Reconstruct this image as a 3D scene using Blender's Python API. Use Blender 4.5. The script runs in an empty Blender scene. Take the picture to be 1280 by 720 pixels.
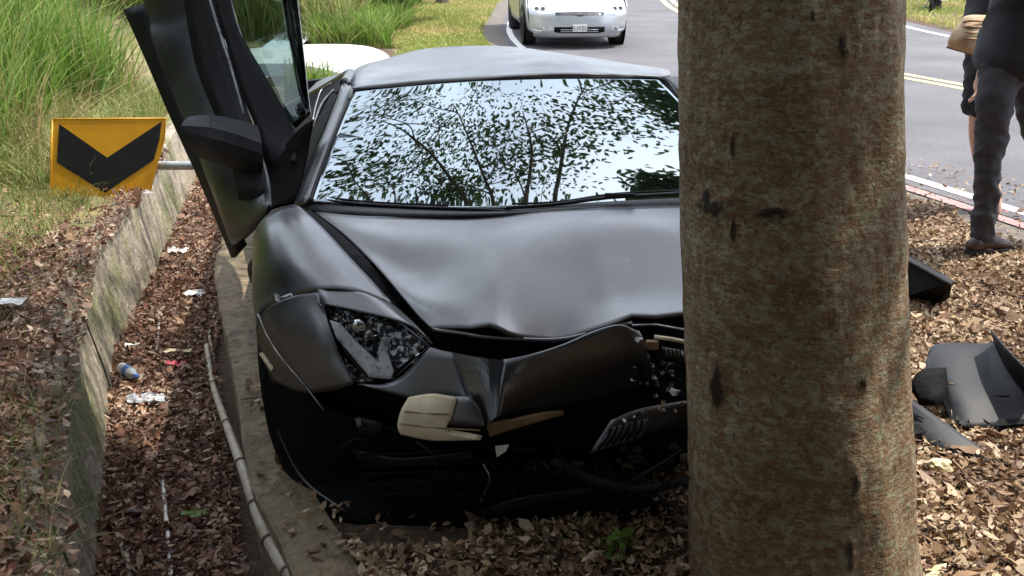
import bpy, bmesh, math, random
import numpy as np
from mathutils import Vector, noise
sc = bpy.context.scene
COL = sc.collection
random.seed(7); rng = np.random.default_rng(11)
R = math.radians

# ------------------------------------------------------------------ camera, sky, sun
CAM_H = 1.65; PITCH = R(18.3); F = 1350.0
cam_d = bpy.data.cameras.new('camera'); cam = bpy.data.objects.new('camera', cam_d); COL.objects.link(cam)
cam.location = (0, 0, CAM_H); cam.rotation_euler = (R(90) - PITCH, 0, 0)
cam_d.sensor_width = 36; cam_d.lens = 36 * F / 1280; cam_d.clip_end = 2000; cam_d.clip_start = 0.05
sc.camera = cam
w = bpy.data.worlds.new("World"); sc.world = w; w.use_nodes = True
nt = w.node_tree; bg = nt.nodes['Background']
sky = nt.nodes.new('ShaderNodeTexSky'); sky.sky_type = 'NISHITA'; sky.sun_disc = False
SUN_EL = R(62); SUN_AZ = R(72)          # azimuth from +Y towards +X
sky.sun_elevation = SUN_EL; sky.sun_rotation = SUN_AZ
sky.air_density = 1.0; sky.dust_density = 2.5; sky.ozone_density = 1.0
# bright thin cloud over the blue: an even veil with soft patches, the same all round
wtc = nt.nodes.new('ShaderNodeTexCoord'); wno = nt.nodes.new('ShaderNodeTexNoise'); wno.inputs['Scale'].default_value = 2.2; wno.inputs['Detail'].default_value = 4
nt.links.new(wtc.outputs['Generated'], wno.inputs['Vector'])
wmr = nt.nodes.new('ShaderNodeMapRange'); wmr.inputs[1].default_value = .35; wmr.inputs[2].default_value = .6; wmr.inputs[3].default_value = .45; wmr.inputs[4].default_value = .9
nt.links.new(wno.outputs['Fac'], wmr.inputs[0])
wmx = nt.nodes.new('ShaderNodeMix'); wmx.data_type = 'RGBA'; wmx.inputs[7].default_value = (8.3, 9.0, 10.1, 1)
nt.links.new(wmr.outputs[0], wmx.inputs[0]); nt.links.new(sky.outputs[0], wmx.inputs[6]); nt.links.new(wmx.outputs[2], bg.inputs[0]); bg.inputs[1].default_value = 0.15
sd = bpy.data.lights.new('sun', 'SUN'); sun = bpy.data.objects.new('sun', sd); COL.objects.link(sun)
sd.energy = 3.6; sd.angle = R(0.6); sd.color = (1.0, 0.94, 0.85)
sv = Vector((math.sin(SUN_AZ) * math.cos(SUN_EL), math.cos(SUN_AZ) * math.cos(SUN_EL), math.sin(SUN_EL)))
sun.rotation_euler = sv.to_track_quat('Z', 'Y').to_euler()
sc.view_settings.view_transform = 'Standard'; sc.view_settings.look = 'None'
sc.view_settings.exposure = 1.05; sc.view_settings.gamma = 1

# ------------------------------------------------------------------ helpers
SP, CP = math.sin(PITCH), math.cos(PITCH)
def W(px, py, Y):
    u = (px - 640) / F; v = (360 - py) / F
    t = Y / (CP + v * SP)
    return Vector((u * t, Y, CAM_H + t * (-SP + v * CP)))
def G(px, py, z=0.0):
    u = (px - 640) / F; v = (360 - py) / F
    t = (z - CAM_H) / (-SP + v * CP)
    return Vector((u * t, t * (CP + v * SP), z))

def wloc(o):
    v = Vector((0, 0, 0))
    while o is not None:
        v = v + o.location; o = o.parent
    return v
def setp(o, label=None, cat=None, group=None, kind=None):
    if label: o['label'] = label
    if cat: o['category'] = cat
    if group: o['group'] = group
    if kind: o['kind'] = kind
    return o
def thing(name, loc, label, cat, group=None):
    o = bpy.data.objects.new(name, None); COL.objects.link(o); o.location = loc; o.empty_display_size = .1
    return setp(o, label, cat, group)
def mesh(name, verts, faces, m, parent=None, smooth=True, thick=0, off=0.0, bevel=0, kind=None):
    me = bpy.data.meshes.new(name)
    if parent is not None:
        p = wloc(parent); verts = [(v[0] - p.x, v[1] - p.y, v[2] - p.z) for v in verts]
    me.from_pydata([tuple(v) for v in verts], [], faces); me.validate(); me.update()
    bm = bmesh.new(); bm.from_mesh(me); bmesh.ops.recalc_face_normals(bm, faces=bm.faces); bm.to_mesh(me); bm.free()
    o = bpy.data.objects.new(name, me); COL.objects.link(o); o.parent = parent
    if m: me.materials.append(m)
    if smooth: me.shade_smooth()
    if thick:
        md = o.modifiers.new('solid', 'SOLIDIFY'); md.thickness = thick; md.offset = off
    if bevel:
        md = o.modifiers.new('bevel', 'BEVEL'); md.width = bevel; md.segments = 2; md.limit_method = 'ANGLE'
    if kind: o['kind'] = kind
    return o
def fast_mesh(name, V, polys, m, parent=None, smooth=False, kind=None):
    """V (n,3) array, polys list of (count, array (k,count))"""
    me = bpy.data.meshes.new(name)
    V = np.asarray(V, dtype=np.float32)
    if parent is not None:
        p = wloc(parent); V = V - np.array([p.x, p.y, p.z], dtype=np.float32)
    me.vertices.add(len(V)); me.vertices.foreach_set('co', V.ravel())
    loops = np.concatenate([a.ravel() for c, a in polys]).astype(np.int32)
    tot = np.concatenate([np.full(len(a), c) for c, a in polys]).astype(np.int32)
    st = np.concatenate([[0], np.cumsum(tot)[:-1]]).astype(np.int32)
    me.loops.add(len(loops)); me.loops.foreach_set('vertex_index', loops)
    me.polygons.add(len(tot)); me.polygons.foreach_set('loop_start', st); me.polygons.foreach_set('loop_total', tot)
    me.update(calc_edges=True); me.materials.append(m)
    if smooth: me.shade_smooth()
    o = bpy.data.objects.new(name, me); COL.objects.link(o); o.parent = parent
    if kind: o['kind'] = kind
    return o
def cr(P, k, closed=False):
    P = [Vector(p) for p in P]; n = len(P); out = []
    for i in range(n - 1):
        a = P[i - 1] if i > 0 else P[0] * 2 - P[1]; b = P[i]; c = P[i + 1]; d = P[i + 2] if i + 2 < n else P[-1] * 2 - P[-2]
        for j in range(k):
            t = j / k
            out.append(0.5 * ((2 * b) + (c - a) * t + (2 * a - 5 * b + 4 * c - d) * t * t + (3 * b - a - 3 * c + d) * t ** 3))
    out.append(P[-1]); return out
def patch(name, rows, m, parent, k=5, kr=None, thick=.006, smooth=True, dents=0, seed=0, off=0.0):
    kr = kr or k
    R1 = [cr(r, k) if k > 1 else [Vector(p) for p in r] for r in rows]
    cols = list(zip(*R1)); C2 = [cr(c, kr) if kr > 1 else list(c) for c in cols]
    g = list(zip(*C2)); nr, nc = len(g), len(g[0])
    V = [v.copy() for r in g for v in r]
    if dents:
        from mathutils import noise
        for v in V:
            n = noise.noise_vector(v * 3.1 + Vector((seed, 0, 0))); v += Vector((n.x * .3, n.y * .4, n.z)) * dents
    Fc = [(i * nc + j, i * nc + j + 1, (i + 1) * nc + j + 1, (i + 1) * nc + j) for i in range(nr - 1) for j in range(nc - 1)]
    return mesh(name, V, Fc, m, parent, smooth, thick, off)
def plate(name, pts, m, parent=None, thick=.01, bevel=0, off=0.0):
    return mesh(name, pts, [tuple(range(len(pts)))], m, parent, False, thick, off, bevel)
def tube(name, pts, rad, m, parent=None, n=12, smooth=True, cap=True, k=1, kind=None):
    pts = cr(pts, k) if k > 1 else [Vector(p) for p in pts]
    N = len(pts)
    if callable(rad): rs = [rad(i / (N - 1)) for i in range(N)]
    else: rs = [rad] * N
    V, Fc = [], []
    up = None
    for i, p in enumerate(pts):
        t = (pts[min(i + 1, N - 1)] - pts[max(i - 1, 0)]).normalized()
        if up is None:
            up = t.orthogonal().normalized()
        up = (up - t * up.dot(t)).normalized(); s = t.cross(up)
        for j in range(n):
            a = 2 * math.pi * j / n
            V.append(p + (up * math.cos(a) + s * math.sin(a)) * rs[i])
    for i in range(N - 1):
        for j in range(n):
            Fc.append((i * n + j, i * n + (j + 1) % n, (i + 1) * n + (j + 1) % n, (i + 1) * n + j))
    if cap: Fc.append(tuple(range(n - 1, -1, -1))); Fc.append(tuple((N - 1) * n + j for j in range(n)))
    return mesh(name, V, Fc, m, parent, smooth, kind=kind)
def box(name, c, s, m, parent=None, bevel=.01, rot=None):
    V = []
    for x in (-1, 1):
        for y in (-1, 1):
            for z in (-1, 1):
                v = Vector((x * s[0] / 2, y * s[1] / 2, z * s[2] / 2))
                if rot is not None: v.rotate(rot)
                V.append(v + Vector(c))
    Fc = [(0, 1, 3, 2), (4, 6, 7, 5), (0, 4, 5, 1), (2, 3, 7, 6), (0, 2, 6, 4), (1, 5, 7, 3)]
    return mesh(name, V, Fc, m, parent, False, bevel=bevel)
def lathe(name, prof, c, axis, m, parent=None, n=32):
    """prof: list (r, h) along axis"""
    axis = Vector(axis).normalized(); a = axis.orthogonal().normalized(); b = axis.cross(a); V, Fc = [], []
    for r, h in prof:
        for j in range(n):
            t = 2 * math.pi * j / n
            V.append(Vector(c) + axis * h + (a * math.cos(t) + b * math.sin(t)) * max(r, .0005))
    for i in range(len(prof) - 1):
        for j in range(n):
            Fc.append((i * n + j, i * n + (j + 1) % n, (i + 1) * n + (j + 1) % n, (i + 1) * n + j))
    return mesh(name, V, Fc, m, parent, True)

# ------------------------------------------------------------------ materials
def mat(name, col, rough=.6, metal=0, spec=.5, ior=None, noise=None, bump=None, coat=0, trans=0, emis=None):
    """noise: (scale, colour2, low, high[, detail]); bump: (scale, strength)"""
    m = bpy.data.materials.new(name); m.use_nodes = True; N = m.node_tree.nodes; L = m.node_tree.links
    b = N['Principled BSDF']; b.inputs['Base Color'].default_value = (*col, 1); b.inputs['Roughness'].default_value = rough
    b.inputs['Metallic'].default_value = metal; b.inputs['Specular IOR Level'].default_value = spec
    if ior: b.inputs['IOR'].default_value = ior
    if coat: b.inputs['Coat Weight'].default_value = coat; b.inputs['Coat Roughness'].default_value = .15
    if trans: b.inputs['Transmission Weight'].default_value = trans
    tc = None
    if noise or bump:
        tc = N.new('ShaderNodeTexCoord')
    if noise:
        t = N.new('ShaderNodeTexNoise'); t.inputs['Scale'].default_value = noise[0]; t.inputs['Detail'].default_value = noise[4] if len(noise) > 4 else 6
        L.new(tc.outputs['Object'], t.inputs['Vector'])
        r = N.new('ShaderNodeValToRGB'); r.color_ramp.elements[0].position = noise[2]; r.color_ramp.elements[1].position = noise[3]
        r.color_ramp.elements[0].color = (*col, 1); r.color_ramp.elements[1].color = (*noise[1], 1)
        L.new(t.outputs['Fac'], r.inputs[0]); L.new(r.outputs[0], b.inputs['Base Color'])
    if bump:
        t2 = N.new('ShaderNodeTexNoise'); t2.inputs['Scale'].default_value = bump[0]; t2.inputs['Detail'].default_value = 8
        L.new(tc.outputs['Object'], t2.inputs['Vector'])
        bp = N.new('ShaderNodeBump'); bp.inputs['Strength'].default_value = bump[1]; bp.inputs['Distance'].default_value = .02
        L.new(t2.outputs['Fac'], bp.inputs['Height']); L.new(bp.outputs[0], b.inputs['Normal'])
    return m
def stain(m, scale, lo, hi, strength=1.0):   # broad worn patches multiplied over the base colour
    N = m.node_tree.nodes; L = m.node_tree.links; b = N['Principled BSDF']; tc = N.new('ShaderNodeTexCoord')
    t = N.new('ShaderNodeTexNoise'); t.inputs['Scale'].default_value = scale; t.inputs['Detail'].default_value = 7; L.new(tc.outputs['Object'], t.inputs['Vector'])
    r = N.new('ShaderNodeValToRGB'); r.color_ramp.elements[0].position = .35; r.color_ramp.elements[1].position = .65; r.color_ramp.elements[0].color = (*lo, 1); r.color_ramp.elements[1].color = (*hi, 1)
    L.new(t.outputs['Fac'], r.inputs[0]); src = b.inputs['Base Color'].links[0].from_socket
    mx = N.new('ShaderNodeMix'); mx.data_type = 'RGBA'; mx.blend_type = 'MULTIPLY'; mx.inputs[0].default_value = strength
    L.new(src, mx.inputs[6]); L.new(r.outputs[0], mx.inputs[7]); L.new(mx.outputs[2], b.inputs['Base Color'])
def island_mat(name, cols, rough=.6, transl=.3, noise_scale=None, noise_cols=None, spec=.3):
    """leaf-like material: colour picked per leaf island, part of the light passes through"""
    m = bpy.data.materials.new(name); m.use_nodes = True; N = m.node_tree.nodes; L = m.node_tree.links
    b = N['Principled BSDF']; b.inputs['Roughness'].default_value = rough; b.inputs['Specular IOR Level'].default_value = spec
    g = N.new('ShaderNodeNewGeometry'); r = N.new('ShaderNodeValToRGB'); r.color_ramp.interpolation = 'LINEAR'
    while len(r.color_ramp.elements) < len(cols): r.color_ramp.elements.new(.5)
    for i, c in enumerate(cols):
        r.color_ramp.elements[i].position = i / (len(cols) - 1); r.color_ramp.elements[i].color = (*c, 1)
    L.new(g.outputs['Random Per Island'], r.inputs[0]); out = r.outputs[0]
    if noise_scale:
        t = N.new('ShaderNodeTexNoise'); t.inputs['Scale'].default_value = noise_scale; t.inputs['Detail'].default_value = 3
        tc = N.new('ShaderNodeTexCoord'); L.new(tc.outputs['Object'], t.inputs['Vector'])
        r2 = N.new('ShaderNodeValToRGB'); r2.color_ramp.elements[0].position = .42; r2.color_ramp.elements[1].position = .6
        r2.color_ramp.elements[0].color = (*noise_cols[0], 1); r2.color_ramp.elements[1].color = (*noise_cols[1], 1)
        L.new(t.outputs['Fac'], r2.inputs[0])
        mx = N.new('ShaderNodeMix'); mx.data_type = 'RGBA'; mx.blend_type = 'MULTIPLY'; mx.inputs[0].default_value = 1
        L.new(out, mx.inputs[6]); L.new(r2.outputs[0], mx.inputs[7]); out = mx.outputs[2]
    L.new(out, b.inputs['Base Color'])
    tr = N.new('ShaderNodeBsdfTranslucent'); L.new(out, tr.inputs[0])
    ms = N.new('ShaderNodeMixShader'); ms.inputs[0].default_value = transl
    L.new(b.outputs[0], ms.inputs[1]); L.new(tr.outputs[0], ms.inputs[2]); L.new(ms.outputs[0], N['Material Output'].inputs[0])
    return m

M = {}
M['paint'] = mat('satin_black_paint', (.006, .0055, .0085), .34, 0, .5, ior=2.25, noise=(2.2, (.010, .009, .014), .35, .65), bump=(1.6, .12))
def worn(m):   # uneven gloss and dusty scuffs on the wrap
    N = m.node_tree.nodes; L = m.node_tree.links; b = N['Principled BSDF']; tc = N.new('ShaderNodeTexCoord')
    t = N.new('ShaderNodeTexNoise'); t.inputs['Scale'].default_value = 5; t.inputs['Detail'].default_value = 8; L.new(tc.outputs['Object'], t.inputs['Vector'])
    mr = N.new('ShaderNodeMapRange'); mr.inputs[1].default_value = .3; mr.inputs[2].default_value = .7; mr.inputs[3].default_value = .27; mr.inputs[4].default_value = .46
    L.new(t.outputs['Fac'], mr.inputs[0]); L.new(mr.outputs[0], b.inputs['Roughness'])
    t2 = N.new('ShaderNodeTexNoise'); t2.inputs['Scale'].default_value = 34; t2.inputs['Detail'].default_value = 10; t2.inputs['Roughness'].default_value = .75
    mp = N.new('ShaderNodeMapping'); mp.inputs['Scale'].default_value = (1, .35, .5); L.new(tc.outputs['Object'], mp.inputs[0]); L.new(mp.outputs[0], t2.inputs['Vector'])
    r = N.new('ShaderNodeValToRGB'); r.color_ramp.elements[0].position = .60; r.color_ramp.elements[1].position = .74; L.new(t2.outputs['Fac'], r.inputs[0])
    src = b.inputs['Base Color'].links[0].from_socket; mx = N.new('ShaderNodeMix'); mx.data_type = 'RGBA'; mx.inputs[7].default_value = (.11, .10, .095, 1)
    L.new(r.outputs[0], mx.inputs[0]); L.new(src, mx.inputs[6]); L.new(mx.outputs[2], b.inputs['Base Color'])
worn(M['paint'])
M['plastic'] = mat('black_plastic', (.006, .006, .007), .5, 0, .3, bump=(60, .15))
M['inner'] = mat('black_liner', (.002, .002, .002), .8, 0, .15, noise=(12, (.007, .006, .005), .45, .75), bump=(20, .5))
M['wsglass'] = mat('windscreen_glass', (.004, .006, .006), .015, 0, .5, ior=4.0)
M['matte'] = mat('scuffed_matte_black', (.012, .013, .017), .6, 0, .4, noise=(7, (.028, .027, .030), .5, .75), bump=(7, .25))
M['wsglass'].node_tree.nodes['Principled BSDF'].inputs['Specular Tint'].default_value = (.84, .95, 1, 1)
M['rubber'] = mat('rubber', (.012, .012, .012), .75, 0, .3, bump=(80, .2))
M['chrome'] = mat('polished_metal', (.6, .6, .6), .15, 1)
M['alu'] = mat('dull_aluminium', (.35, .35, .36), .4, 1, noise=(30, (.15, .14, .13), .4, .7))
M['foam'] = mat('cream_foam', (.72, .62, .42), .8, noise=(9, (.60, .50, .33), .4, .7), bump=(60, .25))
M['tan'] = mat('tan_foam_edge', (.25, .16, .07), .8, noise=(14, (.10, .06, .03), .4, .7), bump=(40, .4))
M['lampgrey'] = mat('lamp_reflector', (.50, .51, .54), .3, .3, noise=(50, (.22, .22, .24), .50, .7))
M['lampdark'] = mat('cracked_lamp_inner', (.015, .017, .02), .15, .3, noise=(75, (.65, .67, .71), .50, .62), bump=(90, .6))
M['yellow'] = mat('yellow_sign_paint', (.80, .40, .010), .45, noise=(7, (.66, .31, .012), .4, .8), bump=(5, .05))
M['signblack'] = mat('sign_black', (.006, .006, .007), .4, noise=(12, (.014, .013, .014), .4, .7))
M['galv'] = mat('galvanised_steel', (.45, .45, .45), .4, .7, noise=(25, (.30, .30, .30), .4, .65))
M['white'] = mat('silver_white_car_paint', (.42, .43, .45), .3, .35, .5, coat=.6)
M['tyre'] = mat('tyre_rubber', (.016, .016, .017), .8, bump=(50, .2))
M['shirt'] = mat('black_cotton', (.008, .008, .012), .85, bump=(9, .6))
M['trousers'] = mat('charcoal_denim', (.030, .028, .034), .9, noise=(10, (.05, .046, .053), .4, .7), bump=(9, .9))
M['shoe'] = mat('brown_leather', (.045, .022, .016), .45, bump=(30, .3))
M['skin'] = mat('skin', (.50, .28, .20), .55)
M['hair'] = mat('black_hair', (.01, .009, .008), .5, bump=(80, .5))
M['bagtan'] = mat('tan_bag', (.42, .30, .19), .8, bump=(20, .4))
M['bagbrown'] = mat('brown_stripe', (.30, .17, .09), .8, bump=(20, .4))
M['bamboo'] = mat('dry_bamboo', (.40, .35, .27), .55, noise=(14, (.24, .19, .13), .35, .7), bump=(30, .3))
M['ropewhite'] = mat('dirty_white_pipe', (.65, .62, .56), .5, noise=(22, (.08, .05, .035), .5, .58))
M['clear'] = mat('clear_plastic', (.75, .8, .85), .15, 0, .5, trans=.55, bump=(25, .6))
M['bluelabel'] = mat('blue_label', (.06, .14, .42), .4)
M['paper'] = mat('white_paper', (.75, .74, .70), .7, bump=(15, .4))
M['pink'] = mat('pink_wrapper', (.65, .10, .13), .4, bump=(20, .5))
M['wood'] = mat('broken_wood', (.60, .53, .33), .8, noise=(20, (.42, .35, .18), .4, .7), bump=(30, .6))
M['path'] = mat('pale_concrete', (.55, .54, .52), .85, noise=(3, (.42, .41, .39), .4, .75), bump=(18, .3))
M['trunkdark'] = mat('dark_bark', (.08, .06, .045), .9, noise=(9, (.18, .14, .10), .4, .7), bump=(14, .8))
M['whitewash'] = mat('whitewashed_bark', (.62, .60, .55), .9, noise=(9, (.35, .32, .28), .45, .75), bump=(14, .6))

def concrete_mat(name='mossy_concrete', mossy=.85):
    m = bpy.data.materials.new(name); m.use_nodes = True; N = m.node_tree.nodes; L = m.node_tree.links; b = N['Principled BSDF']
    tc = N.new('ShaderNodeTexCoord')
    def nz(s, vec=(1, 1, 1), d=6):
        mp = N.new('ShaderNodeMapping'); mp.inputs['Scale'].default_value = vec; t = N.new('ShaderNodeTexNoise'); t.inputs['Scale'].default_value = s; t.inputs['Detail'].default_value = d
        L.new(tc.outputs['Object'], mp.inputs[0]); L.new(mp.outputs[0], t.inputs['Vector']); return t.outputs['Fac']
    def ramp(f, a, b_, ca, cb):
        r = N.new('ShaderNodeValToRGB'); r.color_ramp.elements[0].position = a; r.color_ramp.elements[1].position = b_
        r.color_ramp.elements[0].color = (*ca, 1); r.color_ramp.elements[1].color = (*cb, 1); L.new(f, r.inputs[0]); return r.outputs[0]
    def mix(f, a, b_):
        x = N.new('ShaderNodeMix'); x.data_type = 'RGBA'; L.new(f, x.inputs[0]); L.new(a, x.inputs[6]); L.new(b_, x.inputs[7]); return x.outputs[2]
    c1 = ramp(nz(6), .3, .7, (.33, .285, .21), (.22, .185, .135))
    c2 = ramp(nz(30), .4, .7, (.38, .33, .25), (.15, .125, .095))
    base = mix(ramp(nz(11), .45, .6, (0, 0, 0), (1, 1, 1)), c1, c2)
    streak = ramp(nz(4, (3.5, 3.5, .7)), .50, .72, (0, 0, 0), (1, 1, 1))
    dk = ramp(nz(3), .3, .6, (.17, .145, .105), (.13, .11, .08))
    base = mix(streak, base, dk)
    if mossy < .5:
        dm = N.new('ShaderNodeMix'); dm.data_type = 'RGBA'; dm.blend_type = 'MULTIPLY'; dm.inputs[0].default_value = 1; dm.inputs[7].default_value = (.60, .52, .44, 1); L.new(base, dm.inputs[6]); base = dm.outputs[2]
    moss = ramp(nz(2.6, (1, 1, .8)), .48, .62, (0, 0, 0), (mossy,) * 3)
    mc = ramp(nz(40), .3, .7, (.07, .085, .02), (.16, .16, .06))
    base = mix(moss, base, mc)
    L.new(base, b.inputs['Base Color']); b.inputs['Roughness'].default_value = .92
    bp = N.new('ShaderNodeBump'); bp.inputs['Strength'].default_value = .9; bp.inputs['Distance'].default_value = .02
    L.new(nz(28, d=10), bp.inputs['Height']); L.new(bp.outputs[0], b.inputs['Normal'])
    return m
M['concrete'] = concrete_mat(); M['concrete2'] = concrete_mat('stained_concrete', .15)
def bark_mat():
    m = bpy.data.materials.new('smooth_mottled_bark'); m.use_nodes = True; N = m.node_tree.nodes; L = m.node_tree.links; b = N['Principled BSDF']
    tc = N.new('ShaderNodeTexCoord')
    def nz(s, vec=(1, 1, 1), d=8, ro=.6):
        mp = N.new('ShaderNodeMapping'); mp.inputs['Scale'].default_value = vec; t = N.new('ShaderNodeTexNoise'); t.inputs['Scale'].default_value = s; t.inputs['Detail'].default_value = d; t.inputs['Roughness'].default_value = ro
        L.new(tc.outputs['Object'], mp.inputs[0]); L.new(mp.outputs[0], t.inputs['Vector']); return t.outputs['Fac']
    def ramp(f, a, b_, ca, cb):
        r = N.new('ShaderNodeValToRGB'); r.color_ramp.elements[0].position = a; r.color_ramp.elements[1].position = b_
        r.color_ramp.elements[0].color = (*ca, 1); r.color_ramp.elements[1].color = (*cb, 1); L.new(f, r.inputs[0]); return r.outputs[0]
    def mix(f, a, b_, mode='MIX'):
        x = N.new('ShaderNodeMix'); x.data_type = 'RGBA'; x.blend_type = mode
        if isinstance(f, float): x.inputs[0].default_value = f
        else: L.new(f, x.inputs[0])
        L.new(a, x.inputs[6]); L.new(b_, x.inputs[7]); return x.outputs[2]
    brown = ramp(nz(7, (1, 1, 2.0)), .32, .68, (.15, .082, .038), (.225, .145, .080))
    grey = ramp(nz(40), .3, .7, (.38, .36, .25), (.19, .21, .13))
    lich = ramp(nz(30, (1, 1, 1.5), 12, .8), .49, .545, (0, 0, 0), (.85, .85, .85))
    c = mix(lich, brown, grey)
    speck = ramp(nz(75, (1, 1, 1.6), 8, .75), .52, .58, (0, 0, 0), (.6, .6, .6))
    c = mix(speck, c, ramp(nz(4), .3, .7, (.30, .26, .18), (.20, .16, .10)))
    dark = ramp(nz(90, (1, 1, .6), 4), .30, .42, (.35, .33, .30), (1, 1, 1))
    c = mix(1.0, c, dark, 'MULTIPLY')
    # horizontal growth rings
    sep = N.new('ShaderNodeSeparateXYZ'); L.new(tc.outputs['Object'], sep.inputs[0])
    big = ramp(nz(2.6, (1, 1, 1.3)), .35, .65, (.70, .62, .52), (1.05, 1.02, 1.0)); c = mix(1.0, c, big, 'MULTIPLY')
    at = N.new('ShaderNodeAttribute'); at.attribute_name = 'scar'
    ad0 = N.new('ShaderNodeMath'); ad0.operation = 'MULTIPLY_ADD'; L.new(nz(38, (1, 1, .6), 8, .75), ad0.inputs[0]); ad0.inputs[1].default_value = 1.6; ad0.inputs[2].default_value = -.8
    ad1 = N.new('ShaderNodeMath'); ad1.operation = 'ADD'; L.new(at.outputs['Fac'], ad1.inputs[0]); L.new(ad0.outputs[0], ad1.inputs[1])
    sm = ramp(ad1.outputs[0], .45, .85, (0, 0, 0), (.9, .9, .9))
    dkc = N.new('ShaderNodeRGB'); dkc.outputs[0].default_value = (.012, .009, .006, 1); c = mix(sm, c, dkc.outputs[0])
    L.new(c, b.inputs['Base Color']); b.inputs['Roughness'].default_value = .85; b.inputs['Specular IOR Level'].default_value = .25
    bp = N.new('ShaderNodeBump'); bp.inputs['Strength'].default_value = .7; bp.inputs['Distance'].default_value = .010
    ring = nz(7, (.6, .6, 5), 6); fine = nz(70, (1, 1, 1.6), 8)
    ad = N.new('ShaderNodeMath'); ad.operation = 'ADD'; L.new(ring, ad.inputs[0]); L.new(fine, ad.inputs[1])
    L.new(ad.outputs[0], bp.inputs['Height']); L.new(bp.outputs[0], b.inputs['Normal'])
    return m
M['bark'] = bark_mat()
M['scar'] = mat('dark_bark_scar', (.022, .015, .010), .9, noise=(40, (.07, .05, .035), .4, .7), bump=(50, .8))
M['soil'] = mat('leafy_soil', (.05, .03, .018), .95, noise=(45, (.11, .07, .042), .4, .65), bump=(60, .8))
M['bankground'] = mat('grassy_ground', (.10, .10, .035), .95, noise=(3, (.20, .16, .07), .4, .65), bump=(20, .8))
M['asphalt'] = mat('worn_asphalt', (.072, .069, .076), .85, noise=(120, (.118, .114, .12), .42, .62), bump=(90, .4))
stain(M['asphalt'], .9, (.78, .77, .78), (1.15, 1.13, 1.12)); stain(M['yellow'], 3, (.85, .80, .7), (1, 1, 1))
M['shoulder'] = mat('dirty_shoulder', (.085, .075, .068), .9, noise=(14, (.16, .13, .10), .4, .65), bump=(60, .5))
M['roadwhite'] = mat('white_road_paint', (.72, .71, .68), .7, noise=(12, (.38, .36, .34), .55, .75))
M['roadyellow'] = mat('yellow_road_paint', (.70, .55, .18), .7, noise=(10, (.35, .31, .18), .5, .72))
M['roadred'] = mat('faded_red_paint', (.36, .19, .18), .75, noise=(14, (.20, .15, .14), .45, .7))
M['litterR'] = island_mat('dry_leaves_pale', [(.08, .04, .022), (.30, .18, .10), (.52, .38, .23), (.17, .09, .045), (.72, .59, .42), (.34, .22, .12), (.12, .06, .03)], .6, .2, 1.4, [(.62, .55, .5), (1, 1, 1)])
M['litterL'] = island_mat('dry_leaves_brown', [(.06, .028, .018), (.28, .145, .085), (.46, .31, .20), (.12, .055, .035), (.66, .52, .38), (.24, .11, .065), (.08, .04, .025)], .6, .2, 1.5, [(.65, .55, .5), (1, 1, 1)])
M['crown'] = island_mat('crown_leaves', [(.03, .055, .018), (.05, .085, .025), (.04, .07, .02), (.075, .11, .03)], .4, .35)
M['grassgreen'] = island_mat('reed_grass', [(.07, .16, .02), (.14, .26, .04), (.11, .21, .035), (.22, .33, .07), (.30, .30, .12), (.10, .19, .03)], .55, .4, .55, [(.75, .75, .6), (1.15, 1.1, 1)])
M['grassmix'] = island_mat('dry_and_green_grass', [(.17, .25, .06), (.30, .30, .12), (.13, .24, .04), (.40, .34, .19), (.22, .30, .08), (.24, .19, .09)], .6, .35, .8, [(.7, .7, .55), (1.1, 1.05, 1)])
M['grassdry'] = island_mat('straw_grass', [(.42, .30, .18), (.30, .20, .10), (.24, .26, .09), (.52, .40, .26)], .65, .3, .8, [(.7, .7, .6), (1.1, 1.05, 1)])
M['verge'] = island_mat('verge_grass', [(.30, .34, .10), (.46, .38, .20), (.22, .32, .07), (.55, .45, .28)], .65, .3, .5, [(.75, .85, .5), (1.15, 1.0, .9)])
M['darkleaf'] = island_mat('dark_shrub_leaves', [(.015, .04, .012), (.03, .07, .02), (.05, .11, .03), (.02, .05, .012)], .4, .25)

# ------------------------------------------------------------------ ground, ditch, road
def interp(x, T):
    xs = [t[0] for t in T]; return float(np.interp(x, xs, [t[1] for t in T]))
XL = [(-40, 2.2), (-4, .45), (0, -.50), (2.0, -.98), (2.44, -1.13), (2.96, -1.37), (3.94, -1.68), (5.2, -2.08), (6.7, -2.32), (9.2, -2.78), (12.5, -3.3), (25, -4.3), (45, -4)]
_ly = np.array([a for a, b in XL], dtype=float); _lx = np.array([b for a, b in XL], dtype=float)
def xl(Y): return float(np.interp(Y, _ly, _lx))
def xr(Y): return xl(Y) + .54
EP = [(8, -9), (6.7, -4.3), (5.35, 0), (4.1, 3.5), (2.92, 6.9), (1.60, 10.6), (.45, 14.3), (-.02, 18), (.0, 22), (.25, 28), (1.6, 38), (6, 54), (14, 76), (28, 110)]
EC = cr([(x, y, 0) for x, y in EP], 10)
_ey = np.array([p.y for p in EC]); _ex = np.array([p.x for p in EC])
def xe(Y): return float(np.interp(Y, _ey, _ex))
def nz2(x, y, s=1.0):
    return noise.noise(Vector((x * s, y * s, 3.3)))
Ys = [-60, -30, -15, -8, -4] + list(np.arange(-2, 14, .2)) + list(np.arange(14, 30, .8)) + [32, 36, 42, 50, 60, 75, 95, 130, 200, 400, 900]
def bank(d, Y):
    h = .05 + max(0, d - 1.0) * .38 * min(1, max(0, (Y - 2.0) / 5))
    h = min(h, 3.2)
    return h
def strip_ground(name, rowf, m):
    V, Fc, nc = [], [], None
    for Y in Ys:
        r = rowf(Y); nc = len(r); V += [(x, Y, z) for x, z in r]
    for i in range(len(Ys) - 1):
        for j in range(nc - 1): Fc.append((i * nc + j, i * nc + j + 1, (i + 1) * nc + j + 1, (i + 1) * nc + j))
    return mesh(name, V, Fc, m, None)
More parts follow.
